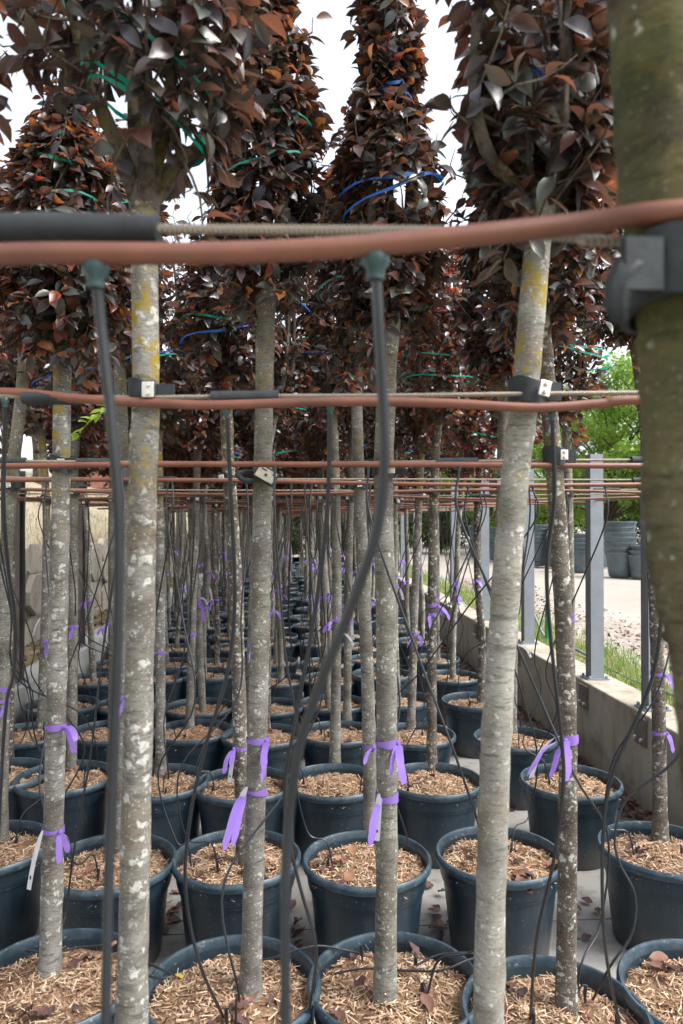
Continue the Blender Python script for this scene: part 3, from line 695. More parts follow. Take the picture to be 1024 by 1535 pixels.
# trees of rows 3 and 4 stand where their trunks show
R34 = {3: [((12, 1140), [(16, 900), (10, 610)], 6), ((107, 1150), [(110, 950), (112, 650)], 5), ((241, 1157), [(240, 850), (237, 640)], 4), ((372, 1166), [(385, 800), (410, 620)], 3),
           ((502, 1150), [(505, 850), (500, 640), (497, 610)], 2), ((647, 1152), [(648, 900), (652, 700), (657, 630)], 1), ((855, 1160), [(854, 900), (851, 700), (848, 620)], 0)],
       4: [((62, 1090), [(70, 800), (62, 640)], 6), ((170, 1090), [(168, 800), (172, 665)], 5), ((284, 1092), [(290, 880), (297, 665)], 4), ((398, 1095), [(402, 850), (408, 665)], 3),
           ((520, 1086), [(523, 850), (528, 640)], 2), ((616, 1092), [(622, 900), (632, 665)], 1), ((768, 1098), [(771, 920), (775, 665)], 0)]}
sd = 40
for row in (3, 4):
    for b_, p_, col in R34[row]:
        b0 = base(*b_); sd += 1
        special_tree(p_, depth(b0), [BARK, BARKD, BARK, BARKY, BARK][sd % 5], .029, .024, 'plum tree, ' + RN(row, col),
                     sd, row, .95 + .3 * ((sd * 3) % 7) / 7, .22, .5, ((.5, .2),), None, 190, 15, 0, b0, tint=(.9, [.02, .12, .2, .08][sd % 4]))
ROWS = list(range(5, 27))
ROWY = {r: 5.65 + .85 * (r - 5) for r in ROWS}
k = 0
for row in ROWS:
    for col, x in enumerate(COLX):
        k += 1
        px_, py_ = x + rnd.uniform(-.07, .07) * (1 if row < 9 else 1.7) * (0.4 if col in (0, 6) else 1), ROWY[row] + rnd.uniform(-.09, .09)
        pot(px_, py_, row, col, zs=rnd.choice([1, 1, 1, 1.0, 1.12]))
        if row < 24 or col % 2: generic_tree(px_ + rnd.uniform(-.05, .05), py_ + rnd.uniform(-.05, .05), row, col, k)

# ------------------------------------------------------------------ cables, pipes, sleeves, ties
def cable(pts, label, group=None, sleeves=(), r=.0046):
    pts = smooth_path(pts, 8); o = pts[len(pts) // 2]
    root = empty('support_cable', o); tag(root, label, 'cable', group)
    b = MB(); b.tube(pts, r, 8); link('wire', b.mesh('wire', CABLE, True, o), root)
    for x0, x1 in sleeves:
        q = [p for p in pts if x0 <= p.x <= x1]
        def ip(x):
            for a, c in zip(pts, pts[1:]):
                if a.x <= x <= c.x: return a.lerp(c, (x - a.x) / max(1e-6, c.x - a.x))
        a, c = ip(x0), ip(x1)
        if a is None or c is None: continue
        b = MB(); dn = Vector((0, 0, -.002)); path = [a + dn] + [p + dn for p in q] + [c + dn]; m = len(path)
        b.tube(path, [.0128] * m, 12); link('foam_sleeve', b.mesh('foam_sleeve', RUBBER, True, o), root)
def pipe(pts, label, group=None, r=.0092):
    pts = smooth_path(pts, 8); o = pts[len(pts) // 2]
    b = MB(); b.tube(pts, r, 10); q = link('irrigation_pipe', b.mesh('irrigation_pipe', PIPE, True, o), None, o); tag(q, label, 'pipe', group)
    return pts
PIPES = {}
# nearest cable and pipe
d = .62
cable([P(-900, 350, d + .04), P(-300, 346, d + .02), P(60, 338, d + .012), P(240, 343, d + .012), P(470, 345, d + .014), P(650, 346, d + .018), P(780, 350, d + .022), P(880, 357, d + .02), P(1040, 360, d + .0), P(2900, 330, d - .1)],
      'near twisted steel cable running above the thick blurred pipe', None, [(P(-60, 338, d + .012).x, P(238, 343, d + .012).x)])
PIPES[-1] = pipe([P(-900, 400, d + .03), P(-200, 388, d), P(60, 380, d - .005), P(300, 380, d - .005), P(500, 372, d - .005), P(700, 354, d - .005), P(880, 334, d - .008), P(1060, 314, d - .045), P(1600, 300, d - .07), P(2900, 290, d - .1)],
      'thick blurred brown pipe with teal hose caps nearest of all pipes', None)
d = 1.40
cable([P(-900, 600, d + .05), P(-200, 594, d), P(0, 594, d - .03), P(180, 596, d - .03), P(400, 594, d - .028), P(600, 593, d - .03), P(810, 590, d - .034), P(1000, 588, d - .03), P(1700, 580, d - .1)],
      'twisted steel cable with foam sleeves strapped to both near trunks', None, [(P(36, 595, d - .03).x, P(120, 595, d - .03).x), (P(317, 595, d - .03).x, P(418, 595, d - .03).x)])
PIPES[0] = pipe([P(-900, 606, d + .05), P(-200, 592, d), P(0, 588, d - .025), P(120, 598, d - .04), P(250, 605, d - .046), P(330, 607, d - .046), P(500, 602, d - .046), P(660, 604, d - .046), P(800, 611, d - .05), P(900, 605, d - .05), P(1000, 598, d - .06), P(1700, 580, d - .1)],
      'brown irrigation pipe running just below the cable that is strapped to both near trunks', None)
def xline(y, zf): return [Vector((x, y + .02 * math.sin(x * 3 + y), zf(x))) for x in np.linspace(-2.13, 2.27, 11)]
R1Y = depth(base(577, 1500)) - .03
rowy = {1: R1Y, 2: 3.06, 3: 3.92, 4: 4.78}
for r_ in ROWS: rowy[r_] = ROWY[r_] - .03
for row in range(1, 27):
    y = rowy[row]; z0 = CAMZ + [.18, .178, .172, .168, .17][min(row - 1, 4)] + rnd.uniform(-.02, .02) * (row > 3); ph = rnd.uniform(0, 6.28); s1 = rnd.uniform(.008, .02)
    if row == 1:
        cz = lambda x: CAMZ + .168 + .012 * max(0, x) ; pz = lambda x: CAMZ + .150 + .020 * (x / 1.0) * (x > 0) + .012 * math.sin(x * 2.2 + 1.9)
    else:
        cz = lambda x: z0 - s1 * (1 - (x / 2.2) ** 2); pz = lambda x: z0 - .017 + s1 * math.sin(x * 2.1 + ph) - .006
    xs_ = sorted(rnd.uniform(-1.7, 1.7) for _ in range(5)); sl_ = []
    for q in xs_:
        if not sl_ or q - sl_[-1][0] > .4: sl_.append((q, q + .14))
    if row == 1: sl_ = [(G_(70), G_(70) + .11) for G_ in []] or [(-.86, -.76), (-.62, -.5), (.42, .54), (1.0, 1.1)]
    where = 'in the row of the hanging plate' if row == 1 else (ORD[row - 1] + ' row behind the hanging plate' if row <= 13 else 'further back among the trees'); lab = 'steel cable with foam sleeves, ' + where
    cable(xline(y - .035, cz), lab, 'support cables across the rows', sl_, .0042)
    PIPES[row] = pipe([p + Vector((0, 0, 0)) for p in xline(y - .062, pz)], 'brown irrigation pipe, ' + where, 'brown pipes across the rows', .0088)
for x, lab in ((WX + .112, 'long steel cable fixed along the grey posts'), (LX - .115, 'long steel cable fixed along the dark posts')):
    for zz in (1.955,):
        cable([Vector((x + .0, y, zz + .01 * math.sin(y))) for y in np.linspace(1.5, 25, 16)], lab, None, (), .005)
# ties
def tie(tr, z, side=1, plate=True, rz=0.0, roll=0.0, wd=.034, lab=None, loose=False, cy=None):
    c = at_z(tr, z); r = tr['r'] * .98 + .004
    root = empty('tree_tie', c, rz); tag(root, lab or 'black clamp strap, ' + t['label'].split(', ', 1)[1] if (t := tr)['row'] > 2 else lab or 'black strap on ' + tr['label'], 'strap', 'straps holding trunks to the cables')
    b = MB(); n = 22; prof_ = [(r - .005, -wd / 2), (r + .002, -wd / 2), (r + .002, wd / 2), (r - .005, wd / 2)]
    vs = []
    for q, zz in prof_:
        for k in range(n):
            a = 2 * math.pi * k / n; vs.append((q * math.cos(a) * (1.12 if math.cos(a) * side > 0 else 1), q * math.sin(a) - (0.010 if math.sin(a) < -.3 else 0), zz + .006 * math.sin(a * 2 + roll * 3)))
    b.add(vs, [(i * n + k, i * n + (k + 1) % n, ((i + 1) % 4) * n + (k + 1) % n, ((i + 1) % 4) * n + k) for i in range(4) for k in range(n)])
    link('strap', b.mesh('strap', RUBBER), root)
    b = MB(); b.box((side * (r + .012), -r * .9, 0), (.03, .012, wd * .75)); link('strap_end', b.mesh('strap_end', RUBBER, False), root)
    if plate:
        q = MB(); q.box((0, 0, 0), (.022, .006, .029)); p_ = link('clamp_plate', q.mesh('clamp_plate', STEEL, False), root, (side * r * .45, -r - .022, .001))
        p_.rotation_euler = (0, roll, 0)
        bv = p_.modifiers.new('b', 'BEVEL'); bv.width = .0015; bv.segments = 2
        for s in (-1, 1):
            bt = link('bolt', CB, p_, (0, -.003, s * .0075)); bt.rotation_euler.x = R(90)
    return root
b = MB(); b.lathe([(0, .007), (.0035, .007), (.0042, .005), (.0042, .0)], 6); CB = b.mesh('bolt', STEEL, False)
def byseed(lbl): return next(t for t in TREES if t['label'].startswith(lbl))
tE, tF, tG = TREES[0], TREES[1], TREES[3]
tie(tE, P(0, 592, 1.4).z, 1, True, 0, 0, .042, 'black strap and square clamp plate on the trunk with yellow lichen')
tie(tF, P(0, 590, 1.4).z, 1, True, R(8), R(12), .046, 'black strap with tilted two bolt clamp plate on the pale leaning trunk')
o = tie(tG, P(0, 425, .62).z, -1, False, 0, 0, .055, 'blurred black strap on the thick mossy trunk')
b = MB(); pts = [P(958, 400, .585), P(935, 415, .58), P(925, 450, .58), P(930, 485, .585)]
b.tube(smooth_path(pts, 4), [.012, .012, .013, .014, .013, .012, .012, .011, .011, .01, .008, .007, .004], 7, True, .15); link('loose_end', b.mesh('loose_end', RUBBER, True, o.location), o)
row1 = [t for t in TREES if t['row'] == 1]
tie(row1[0], P(0, 694, 2.25).z, 1, True, 0, 0, .05, 'black strap and clamp plate on the straight trunk with long white tag')
tie(row1[2], P(0, 706, 2.25).z, 1, True, 0, 0, .04, 'black strap on the trunk with two purple bands')
tie(row1[3], P(0, 686, 2.2).z, 1, True, 0, 0, .05, 'black strap and clamp plate on the dark trunk with white lichen spots')
# the hanging plate
c = at_z(row1[1], P(0, 722, 2.23).z); root = empty('tree_tie', c); tag(root, 'slack black strap with a greenish plate hanging tilted from the trunk', 'strap', 'straps holding trunks to the cables')
b = MB(); b.tube(smooth_path([Vector((.03, -.02, .03)), Vector((0, -.036, .012)), Vector((-.045, -.035, .0)), Vector((-.075, -.02, .022)), Vector((-.04, .03, .032)), Vector((.02, .034, .03)), Vector((.036, 0, .025))], 5), .0085, 7); link('strap', b.mesh('strap', RUBBER), root)
b = MB(); b.box((0, 0, 0), (.058, .008, .036)); p_ = link('hanging_plate', b.mesh('hanging_plate', PLATE, False), root, (.012, -.052, .018)); p_.rotation_euler = (R(-15), R(30), 0)
b = MB(); b.box((0, 0, 0), (.066, .014, .044)); q = link('plate_frame', b.mesh('plate_frame', RUBBER, False), root, (.013, -.045, .0165)); q.rotation_euler = (R(-15), R(30), 0)
b = MB(); b.box((0, -.0046, -.002), (.008, .001, .008)); b.box((-.012, -.0046, .011), (.018, .001, .004)); b.box((.02, -.0046, .009), (.006, .001, .006)); link('print', b.mesh('print', INK, False), p_)
for t in TREES:
    if 2 <= t['row'] <= 11:
        y = rowy[t['row']]; z = CAMZ + .165 + rnd.uniform(-.02, .015)
        tie(t, z, rnd.choice((-1, 1)), True, rnd.uniform(-.3, .3), rnd.uniform(-.3, .3), rnd.uniform(.03, .05))

# ------------------------------------------------------------------ drip hoses
b = MB(); b.lathe([(0, .006), (.007, .006), (.0105, .002), (.0105, -.008), (.007, -.012), (.007, -.02), (0, -.02)], 10); CAP = b.mesh('hose_cap', TEAL)
b = MB(); b.tube([(0, 0, 0), (.035, 0, .002)], .0062, 8); JNT = b.mesh('joint', JOINT)
b = MB(); b.tube([(0, 0, .03), (.003, 0, .012), (.004, .002, -.03)], [.005, .006, .002], 6); b.tube([(-.004, 0, .028), (.012, .003, .034), (.024, .002, .02)], .003, 6); STAKE = b.mesh('stake', HOSE)
def hose(pts, label, group, r=.0042, cap=True, end=True, sides=7):
    pts = smooth_path(pts, 6); o = pts[0].copy()
    root = empty('drip_hose', o); tag(root, label, 'hose', group)
    b = MB(); b.tube(pts, r, sides); link('tube', b.mesh('tube', HOSE, True, o), root)
    if cap:
        c = link('hose_cap', CAP, root, (0, 0, .004)); s = 1.1 if r > .0046 else .72; c.scale = (s, s, s)
    if end:
        e = pts[-1] - o; rz = rnd.uniform(0, 6.28)
        link('joint', JNT, root, e + Vector((-.016 * math.cos(rz), -.016 * math.sin(rz), .0)), rz); link('stake', STAKE, root, e + Vector((rnd.uniform(-.02, .02), rnd.uniform(-.02, .02), .004)), rz)
def hp(L, d0, d1, power=1.0):
    m = len(L) - 1; return [P(x, y, d0 + (d1 - d0) * (i / m) ** power) for i, (x, y) in enumerate(L)]
NH = 'black drip hoses hanging from the pipes'
h = hp([(144, 400), (152, 490), (166, 620), (177, 760), (178, 900), (172, 1060), (165, 1250), (160, 1450), (155, 1800), (150, 2500), (120, 3300)], .62, .70); h.append(Vector((h[-1].x, h[-1].y + .05, .006))); h.append(h[-1] + Vector((.05, .3, 0)))
hose(h, 'thick blurred black hose hanging straight across the trunk with yellow lichen', NH, .0048, True, False)
h = hp([(563, 388), (571, 540), (577, 680), (566, 790), (530, 900), (482, 1020), (447, 1130), (431, 1260), (428, 1400), (430, 1700), (440, 2400), (450, 3200)], .62, .70); h.append(Vector((h[-1].x, h[-1].y + .05, .006))); h.append(h[-1] + Vector((-.05, .3, 0)))
hose(h, 'thick blurred black hose bending sideways before the trunk with two purple bands', NH, .0048, True, False)
PZ = SOILZ + .02
def to_soil(L, px, py): L.append(G(px, py, PZ)); return L
hose(to_soil(hp([(340, 618), (347, 760), (352, 900), (341, 1010), (311, 1110), (286, 1220), (278, 1330), (298, 1440)], 1.36, 1.85), 335, 1525), 'black hose swinging from second pipe into the pot strewn with dead leaves', NH, .0044)
hose(to_soil(hp([(495, 612), (492, 740), (482, 850), (465, 960), (441, 1090), (427, 1180), (432, 1250), (450, 1330), (470, 1400), (474, 1445)], 1.36, 1.95), 462, 1522), 'black hose dropping between the pot strewn with leaves and its pale neighbour', NH, .0044)
hose(to_soil(hp([(828, 622), (831, 750), (820, 840), (824, 940), (842, 1110), (844, 1180), (830, 1290), (804, 1410)], 1.36, 1.9), 795, 1530), 'black hose hanging from beside the tilted clamp plate past the purple bow', NH, .0044)
hose(to_soil(hp([(8, 602), (5, 750), (12, 850), (22, 930), (20, 1010), (5, 1110)], 1.37, 1.8), -15, 1560), 'black hose hanging in front of the bent tree by the cracked wall side', NH, .0044)
hose(to_soil(hp([(1000, 612), (998, 760), (994, 880), (984, 990), (962, 1060), (919, 1158), (905, 1240), (903, 1340), (910, 1440)], 1.33, 1.9), 930, 1540), 'black hose sweeping down past the curved tree beside the wall into a near pot', NH, .0044)
hose([P(1060, 940, 2.0), P(1024, 1120, 2.05), P(942, 1195, 2.1), P(922, 1250, 2.1), P(928, 1292, 2.1), P(952, 1342, 2.1), P(947, 1400, 2.1), P(915, 1448, 2.1), G(888, 1500, PZ)], 'black hose looping in front of the wide pot with the curved white tag', NH, .0038, False)
hose([G(375, 1440, PZ + .02), G(408, 1436, PZ + .03), G(445, 1424, PH + .02), G(480, 1418, PH + .02), G(520, 1425, PZ + .01), G(550, 1432, PZ)], 'short black drip line lying across the rims of two near pots', NH, .0036, False)
hose([G(500, 1460, PZ), G(545, 1452, PZ + .01), G(610, 1455, PZ + .015), G(660, 1455, PZ + .03), G(700, 1440, PH + .02), G(735, 1428, PH)], 'short black drip line across the mulch behind the trunk with two purple bands', NH, .0036, False)
hose([G(735, 1432, PH + .01), G(690, 1428, PH + .02), G(655, 1432, PZ + .03), G(622, 1448, PZ + .005)], 'short black drip line reaching over a rim from the pale leaning trunk', NH, .0036, False)
hose([G(40, 1425, PZ), G(80, 1428, PZ + .015), G(120, 1420, PZ + .015), G(168, 1416, PH)], 'short black drip line on mulch behind the straight trunk', NH, .0036, False)
hose([G(215, 1440, PH), G(240, 1452, PH + .02), G(258, 1462, PH + .02), G(235, 1466, PH + .02), G(205, 1455, PH)], 'small loop of black drip line over a pot rim', NH, .0036, False, False)
for t in TREES: pass
def pipe_at(row, x):
    L = PIPES[row]
    for a, c in zip(L, L[1:]):
        if a.x <= x <= c.x: return a.lerp(c, (x - a.x) / max(1e-6, c.x - a.x))
    return L[-1].copy()
for p in POTS:
    if not (1 <= p['row'] <= 17): continue
    for k in range(2 if p['row'] <= 11 else 1):
        if p['row'] == 1 and k: continue
        src = p['row'] - (1 if (k and p['row'] > 2) else 0)
        s = pipe_at(src, max(-2.0, min(2.1, p['x'] + rnd.uniform(-.28, .28)))) - Vector((0, 0, .008))
        a = rnd.uniform(0, 6.28); rr_ = rnd.uniform(.08, .19); e = Vector((p['x'] + rr_ * math.cos(a), p['y'] + rr_ * math.sin(a), p['h'](rr_ * math.cos(a - p['rz']), rr_ * math.sin(a - p['rz'])) * p['zs'] + .006))
        sw = Vector((rnd.uniform(-.16, .16), rnd.uniform(-.12, .06), 0)); sw2 = Vector((rnd.uniform(-.16, .16), rnd.uniform(-.12, .10), 0))
        over = Vector((p['x'] + .25 * math.cos(a), p['y'] + .25 * math.sin(a), .52 + rnd.uniform(0, .15)))
        pts = [s, s + Vector((rnd.uniform(-.01, .01), -.01, -.15)), s.lerp(e, .3) + sw * .5 + Vector((0, 0, -.05)), s.lerp(e, .55) + sw, s.lerp(over, .85) + sw2 * .6, over + Vector((0, 0, -.08)), e + Vector((0, 0, .05)) + (over - e) * .25, e]
        hose(pts, 'thin black drip hose, ' + RN(p['row'], p['col']) if p['row'] > 1 else 'thin black drip hose, hanging plate row, ' + COLNAME[p['col']], NH, .0036, p['row'] <= 6, p['row'] <= 6, 6 if p['row'] < 8 else 4)

# ------------------------------------------------------------------ purple tape, white tags, twine
def ribbon(tr, z, label, big=1.0, tails=2, side=None, band=.021):
    c = at_z(tr, z); r = tr['r'] + .003; root = empty('ribbon', c); tag(root, label, 'ribbon', 'purple tapes tied round the trunks')
    b = MB(); n = 16; tl = rnd.uniform(-.12, .12); vs = []
    for k in range(n + 1):
        a = 2 * math.pi * k / n; q = Vector((math.cos(a) * (r + .0015), math.sin(a) * (r + .0015), tl * math.cos(a) * r)); bw = band * (.75 + .25 * math.sin(a * 2 + z * 9))
        vs += [q - Vector((0, 0, bw / 2)), q + Vector((0, 0, bw / 2))]
    b.add(vs, [(2 * k, 2 * k + 2, 2 * k + 3, 2 * k + 1) for k in range(n)]); link('band', b.mesh('band', RIBBON), root)
    sx = side if side is not None else rnd.choice((-1, 1)); a0 = -1.57 + sx * rnd.uniform(.5, 1.1); kp = Vector((math.cos(a0) * (r + .004), math.sin(a0) * (r + .004), 0))
    b = MB(); b.lathe([(0, .008), (.006, .005), (.008, 0), (.006, -.006), (0, -.008)], 7, kp); link('knot', b.mesh('knot', RIBBON), root)
    for q in range(tails):
        L = rnd.uniform(.05, .105) * big; dr = Vector((rnd.uniform(-.5, 1) * sx, rnd.uniform(-.8, -.1), rnd.uniform(-.2, .5) if q else -.3)); pts = [kp]; v = dr.normalized()
        for k in range(7): v = (v + Vector((rnd.uniform(-.15, .15), rnd.uniform(-.15, .15), -.28))).normalized(); pts.append(pts[-1] + v * (L / 7))
        tw0 = rnd.uniform(-.6, .6); sides_ = []
        for k in range(8): a = tw0 + k * rnd.uniform(.02, .16); sides_.append(Vector((math.cos(a), math.sin(a) * .6, .25)).normalized())
        wd = [.008] + [.019 * min(1.25, big)] * 6 + [.012]
        b = MB(); b.strip(pts, sides_, wd); link('tail', b.mesh('tail', RIBBON), root)
def tagw(tr, z, label, side=1, L=.13, curl=.4, pts=None):
    c = at_z(tr, z); r = tr['r'] + .003; root = empty('plant_tag', c); tag(root, label, 'tag', 'white plastic tags on the trunks')
    p = [Vector((side * r * .8, -r * .7, 0))]; v = Vector((side * .5 * curl * 2, -.35, .3 if curl > .5 else -.4)).normalized()
    for k in range(8): v = (v + Vector((side * .02, 0, -.22 - curl * .1))).normalized(); p.append(p[-1] + v * (L / 8))
    sd_ = Vector((.75, -.55, .1)).normalized() if curl < .5 else Vector((.45, -.7, .5)).normalized()
    b = MB(); b.strip(p, sd_, [.008, .018, .022, .022, .022, .022, .022, .022, .021]); link('strip', b.mesh('strip', TAGW), root)
    b = MB(); q = p[6]; nn = (p[7] - p[5]).normalized().cross(sd_).normalized() * (.0012)
    for s in (-1, 1): b.strip([q.lerp(p[7], .1) + nn * s, q.lerp(p[7], .6) + nn * s], sd_, .007)
    link('print', b.mesh('print', INK), root)
def zpix(tr, py): return P(0, py, tr['d']).z
r1, r2 = row1, [t for t in TREES if t['row'] == 2]
ribbon(r1[0], zpix(r1[0], 1088), 'purple tape bow on straight trunk high above its long white tag', 1.0, 2, 1)
ribbon(r1[0], zpix(r1[0], 1243), 'purple tape beside the long white tag on straight trunk', 1.0, 2, 1)
ribbon(r1[1], zpix(r1[1], 1108), 'purple tape on trunk below the hanging plate, upper of two', 1.1, 2, 1)
ribbon(r1[1], zpix(r1[1], 1184), 'purple tape with long tails, lower of two on trunk below the hanging plate', 1.9, 2, -1)
ribbon(r1[2], zpix(r1[2], 1112), 'upper of two purple bands low on the middle trunk', 1.3, 2, 1, .026)
ribbon(r1[2], zpix(r1[2], 1194), 'lower of two purple bands with a tail, on middle trunk', 1.4, 1, -1, .03)
ribbon(r1[3], zpix(r1[3], 1106), 'large purple bow on the dark trunk with white lichen spots', 1.9, 4, -1, .03)
tagw(r1[0], zpix(r1[0], 1240), 'long white tag hanging low on the straight trunk', -1, .17, .1)
tagw(r1[2], zpix(r1[2], 1185), 'white tag hanging beneath the lower purple band of the middle trunk', -1, .13, .05)
tagw(r1[3], zpix(r1[3], 1100), 'white tag curving out beside the large purple bow', -1, .17, .8)
tagw(r1[1], zpix(r1[1], 1175), 'white tag sticking out behind the long tailed purple tape', -1, .09, .4)
for i, py, nt_ in ((0, 1032, 2), (0, 1050, 1), (1, 1045, 2), (2, 1120, 2), (3, 1118, 2), (5, 1010, 2), (5, 1098, 1)):
    ribbon(r2[i], zpix(r2[i], py), 'purple tape on ' + r2[i]['label'], 1.1, nt_)
tagw(r2[1], zpix(r2[1], 1040), 'white tag on the plum tree half hidden behind the yellow lichen trunk', 1, .1, .3)
tagw(r2[2], zpix(r2[2], 1125), 'white tag on the leaning tree behind the hanging plate', -1, .12, .1)
tagw(r2[5], zpix(r2[5], 1265), 'white curved tag standing in the wide pot beside the low wall', 1, .12, .9)
for t in TREES:
    if 3 <= t['row'] <= 16:
        for q in range(1 if rnd.random() < .75 else 2):
            ribbon(t, rnd.uniform(.95, 1.35), 'purple tape, ' + t['label'].split(', ', 1)[1], rnd.uniform(.9, 1.5), rnd.choice((1, 2, 2)))
        if t['row'] <= 12 and rnd.random() < .45: tagw(t, rnd.uniform(.95, 1.3), 'white plastic tag, ' + t['label'].split(', ', 1)[1], rnd.choice((-1, 1)), rnd.uniform(.08, .13), rnd.uniform(0, .9))
def twine(tr, h, col, label, tilt=None, turns=1, f=1.03):
    c = tr['top'] + Vector((0, 0, h)); root = None; rr = random.Random(int(abs(c.x * 1000 + c.z * 777)))
    tx, ty = (tilt if tilt else (rr.uniform(-.25, .25), rr.uniform(-.2, .2))); pts = []; n = 26 * turns
    for k in range(n + 1):
        a = 2 * math.pi * k / 26 + .3; z = (tx * math.cos(a) + ty * math.sin(a)) * tr['rf'](h) + .03 * k / n * (turns > 1) + .004 * math.sin(a * 5)
        r = tr['rf'](h) * f * (1 + .05 * math.sin(a * 3 + h * 9)); pts.append(c + Vector((math.cos(a) * r, math.sin(a) * r, z)))
    b = MB(); o = c; vs = []
    for i, q in enumerate(pts):
        up = Vector((0, 0, .0042 + .0014 * math.sin(i * 1.1))); vs += [q - up, q + up]
    b.add(vs, [(2 * i, 2 * i + 2, 2 * i + 3, 2 * i + 1) for i in range(len(pts) - 1)])
    ob = link('binding_twine', b.mesh('binding_twine', col, True, o), None, o); tag(ob, label, 'twine', 'twine tied round the crowns')
def hpix(tr, py): return P(0, py, tr['d']).z - tr['top'].z
for py, tl in ((62, (.05, .1)), (203, (.05, 0)), (270, (.3, -.05))): twine(r1[1], hpix(r1[1], py), TWG, 'green twine round the crown above the hanging plate', tl)
for py, tl in ((45, (.2, .1)), (95, (.35, 0)), (138, (.1, .1)), (155, (-.1, 0)), (292, (.15, .05)), (310, (.45, 0))): twine(r1[2], hpix(r1[2], py), TWB, 'blue twine round the crown above the trunk with two purple bands', tl)
for py, tl in ((212, (-.1, .1)), (262, (-.3, 0)), (312, (0, 0))): twine(r1[0], hpix(r1[0], py), TWG, 'green twine round the crown of the straight tree with a long white tag', tl)
for py, tl in ((100, (-.5, 0)), (165, (-.4, .1)), (185, (-.35, 0))): twine(tE, hpix(tE, py), TWG, 'green twine looped round limbs of the tree with yellow lichen', tl, 1, .72)
for py, tl in ((110, (.1, .3)),): twine(tF, hpix(tF, py), TWB, 'blue twine caught among the limbs of the pale leaning tree', tl, 1, .6)
for t in TREES:
    if t['row'] >= 2 and t['row'] <= 9:
        for q in range(2):
            g = rnd.random() < .68
            twine(t, t['H'] * rnd.uniform(.2, .6), TWG if g else TWB, ('green' if g else 'blue') + ' twine, ' + t['label'].split(', ', 1)[1] if t['row'] > 2 else ('green' if g else 'blue') + ' twine round ' + t['label'].split(',')[0])

# ------------------------------------------------------------------ dead leaves on the mulch and the floor
DL = []
for k in range(8):
    cv = TV2.copy(); cv[:, 2] += rnd.uniform(-.1, .3) * cv[:, 0] ** 2; cv[5:, 2] += np.random.RandomState(k).uniform(-.06, .16, 10); cv[:, 1] *= rnd.uniform(1.0, 1.4)
    DL.append(np_mesh('dead_leaf', cv, TT2, DEAD, np.full(15, [.05, .12, .2, .3, .35, .5, .62, .8][k]), True))
YL = np_mesh('dead_leaf', TV, TT, DEAD, np.full(7, 1.0)); nleaf = 0
def dead(p, label, me=None, s=None):
    o = link('dead_leaf', me or rnd.choice(DL), None, p); o.rotation_euler = (rnd.uniform(-.4, .4), rnd.uniform(-.4, .3), rnd.uniform(0, 6.28)); q = s or rnd.uniform(.035, .07); o.scale = (q, q, q)
    tag(o, label, 'leaf', 'dead leaves lying about')
for p in POTS:
    if 1 <= p['row'] <= 4:
        for k in range({1: 14, 2: 13, 3: 6, 4: 4}[p['row']]):
            a = (rnd.gauss(p['rz'] * 3, .45) if k % 3 else rnd.uniform(0, 6.28)); r = .22 * math.sqrt(rnd.uniform(.1, 1)); x, y = r * math.cos(a), r * math.sin(a)
            dead((p['x'] + x, p['y'] + y, p['h'](r * math.cos(a - p['rz']), r * math.sin(a - p['rz'])) + .012), 'curled purple brown dead leaf lying on the wood chip mulch')
dead(G(522, 1300, .35), 'small yellow green leaf lying on mulch behind the trunk with two purple bands', YL, .05)
dead(G(262, 1460, .36), 'small yellow leaf on the rim side of the pot with strewn leaves', YL, .035)
for px, py, m in ((250, 1390, 12), (262, 1370, 8), (660, 1375, 6), (655, 1390, 5), (450, 1390, 7), (445, 1420, 5), (880, 1365, 3), (640, 1330, 6), (870, 1425, 3), (245, 1340, 4), (215, 1240, 4), (760, 1215, 3)):
    for k in range(m):
        q = G(px + rnd.gauss(0, 9), py + rnd.gauss(0, 9), .0); q.z = .014; dead(q, 'dark curled dead leaf lying on the concrete floor between the pots')

# ------------------------------------------------------------------ background: pot stacks, trees, shed, hose
def spot_mesh():
    b = MB(); b.lathe([(0, 0), (.27, 0), (.285, .02), (.345, .52), (.365, .525), (.368, .56), (.385, .565), (.388, .60), (.37, .605), (.36, .56), (.30, .06)], 28)
    return b.mesh('nursery_pot', SPOT)
SPM = spot_mesh()
for px, d_, nst, s, tilt in ((930, 16.5, 7, .92, 0), (966, 16.0, 3, .85, .02), (898, 20, 4, .85, 0), (870, 18.2, 5, .85, 0), (838, 20, 7, .85, .01), (804, 20.5, 7, .85, 0), (774, 22, 7, .85, 0), (746, 23.5, 6, .85, 0), (718, 25, 6, .85, 0), (1010, 16.2, 7, .95, 0)):
    q = P(px, 860, d_)
    for k in range(nst):
        o = link('nursery_pot', SPM, None, (q.x + rnd.uniform(-.02, .02) + tilt * k, q.y + rnd.uniform(-.02, .02), YZ + .03 + k * .125 * s), rnd.uniform(0, 6.28)); o.scale = (s, s, s)
        tag(o, 'empty dark nursery pot nested in the tall stacks across the gravel yard', 'pot', 'stacked empty pots across the yard')
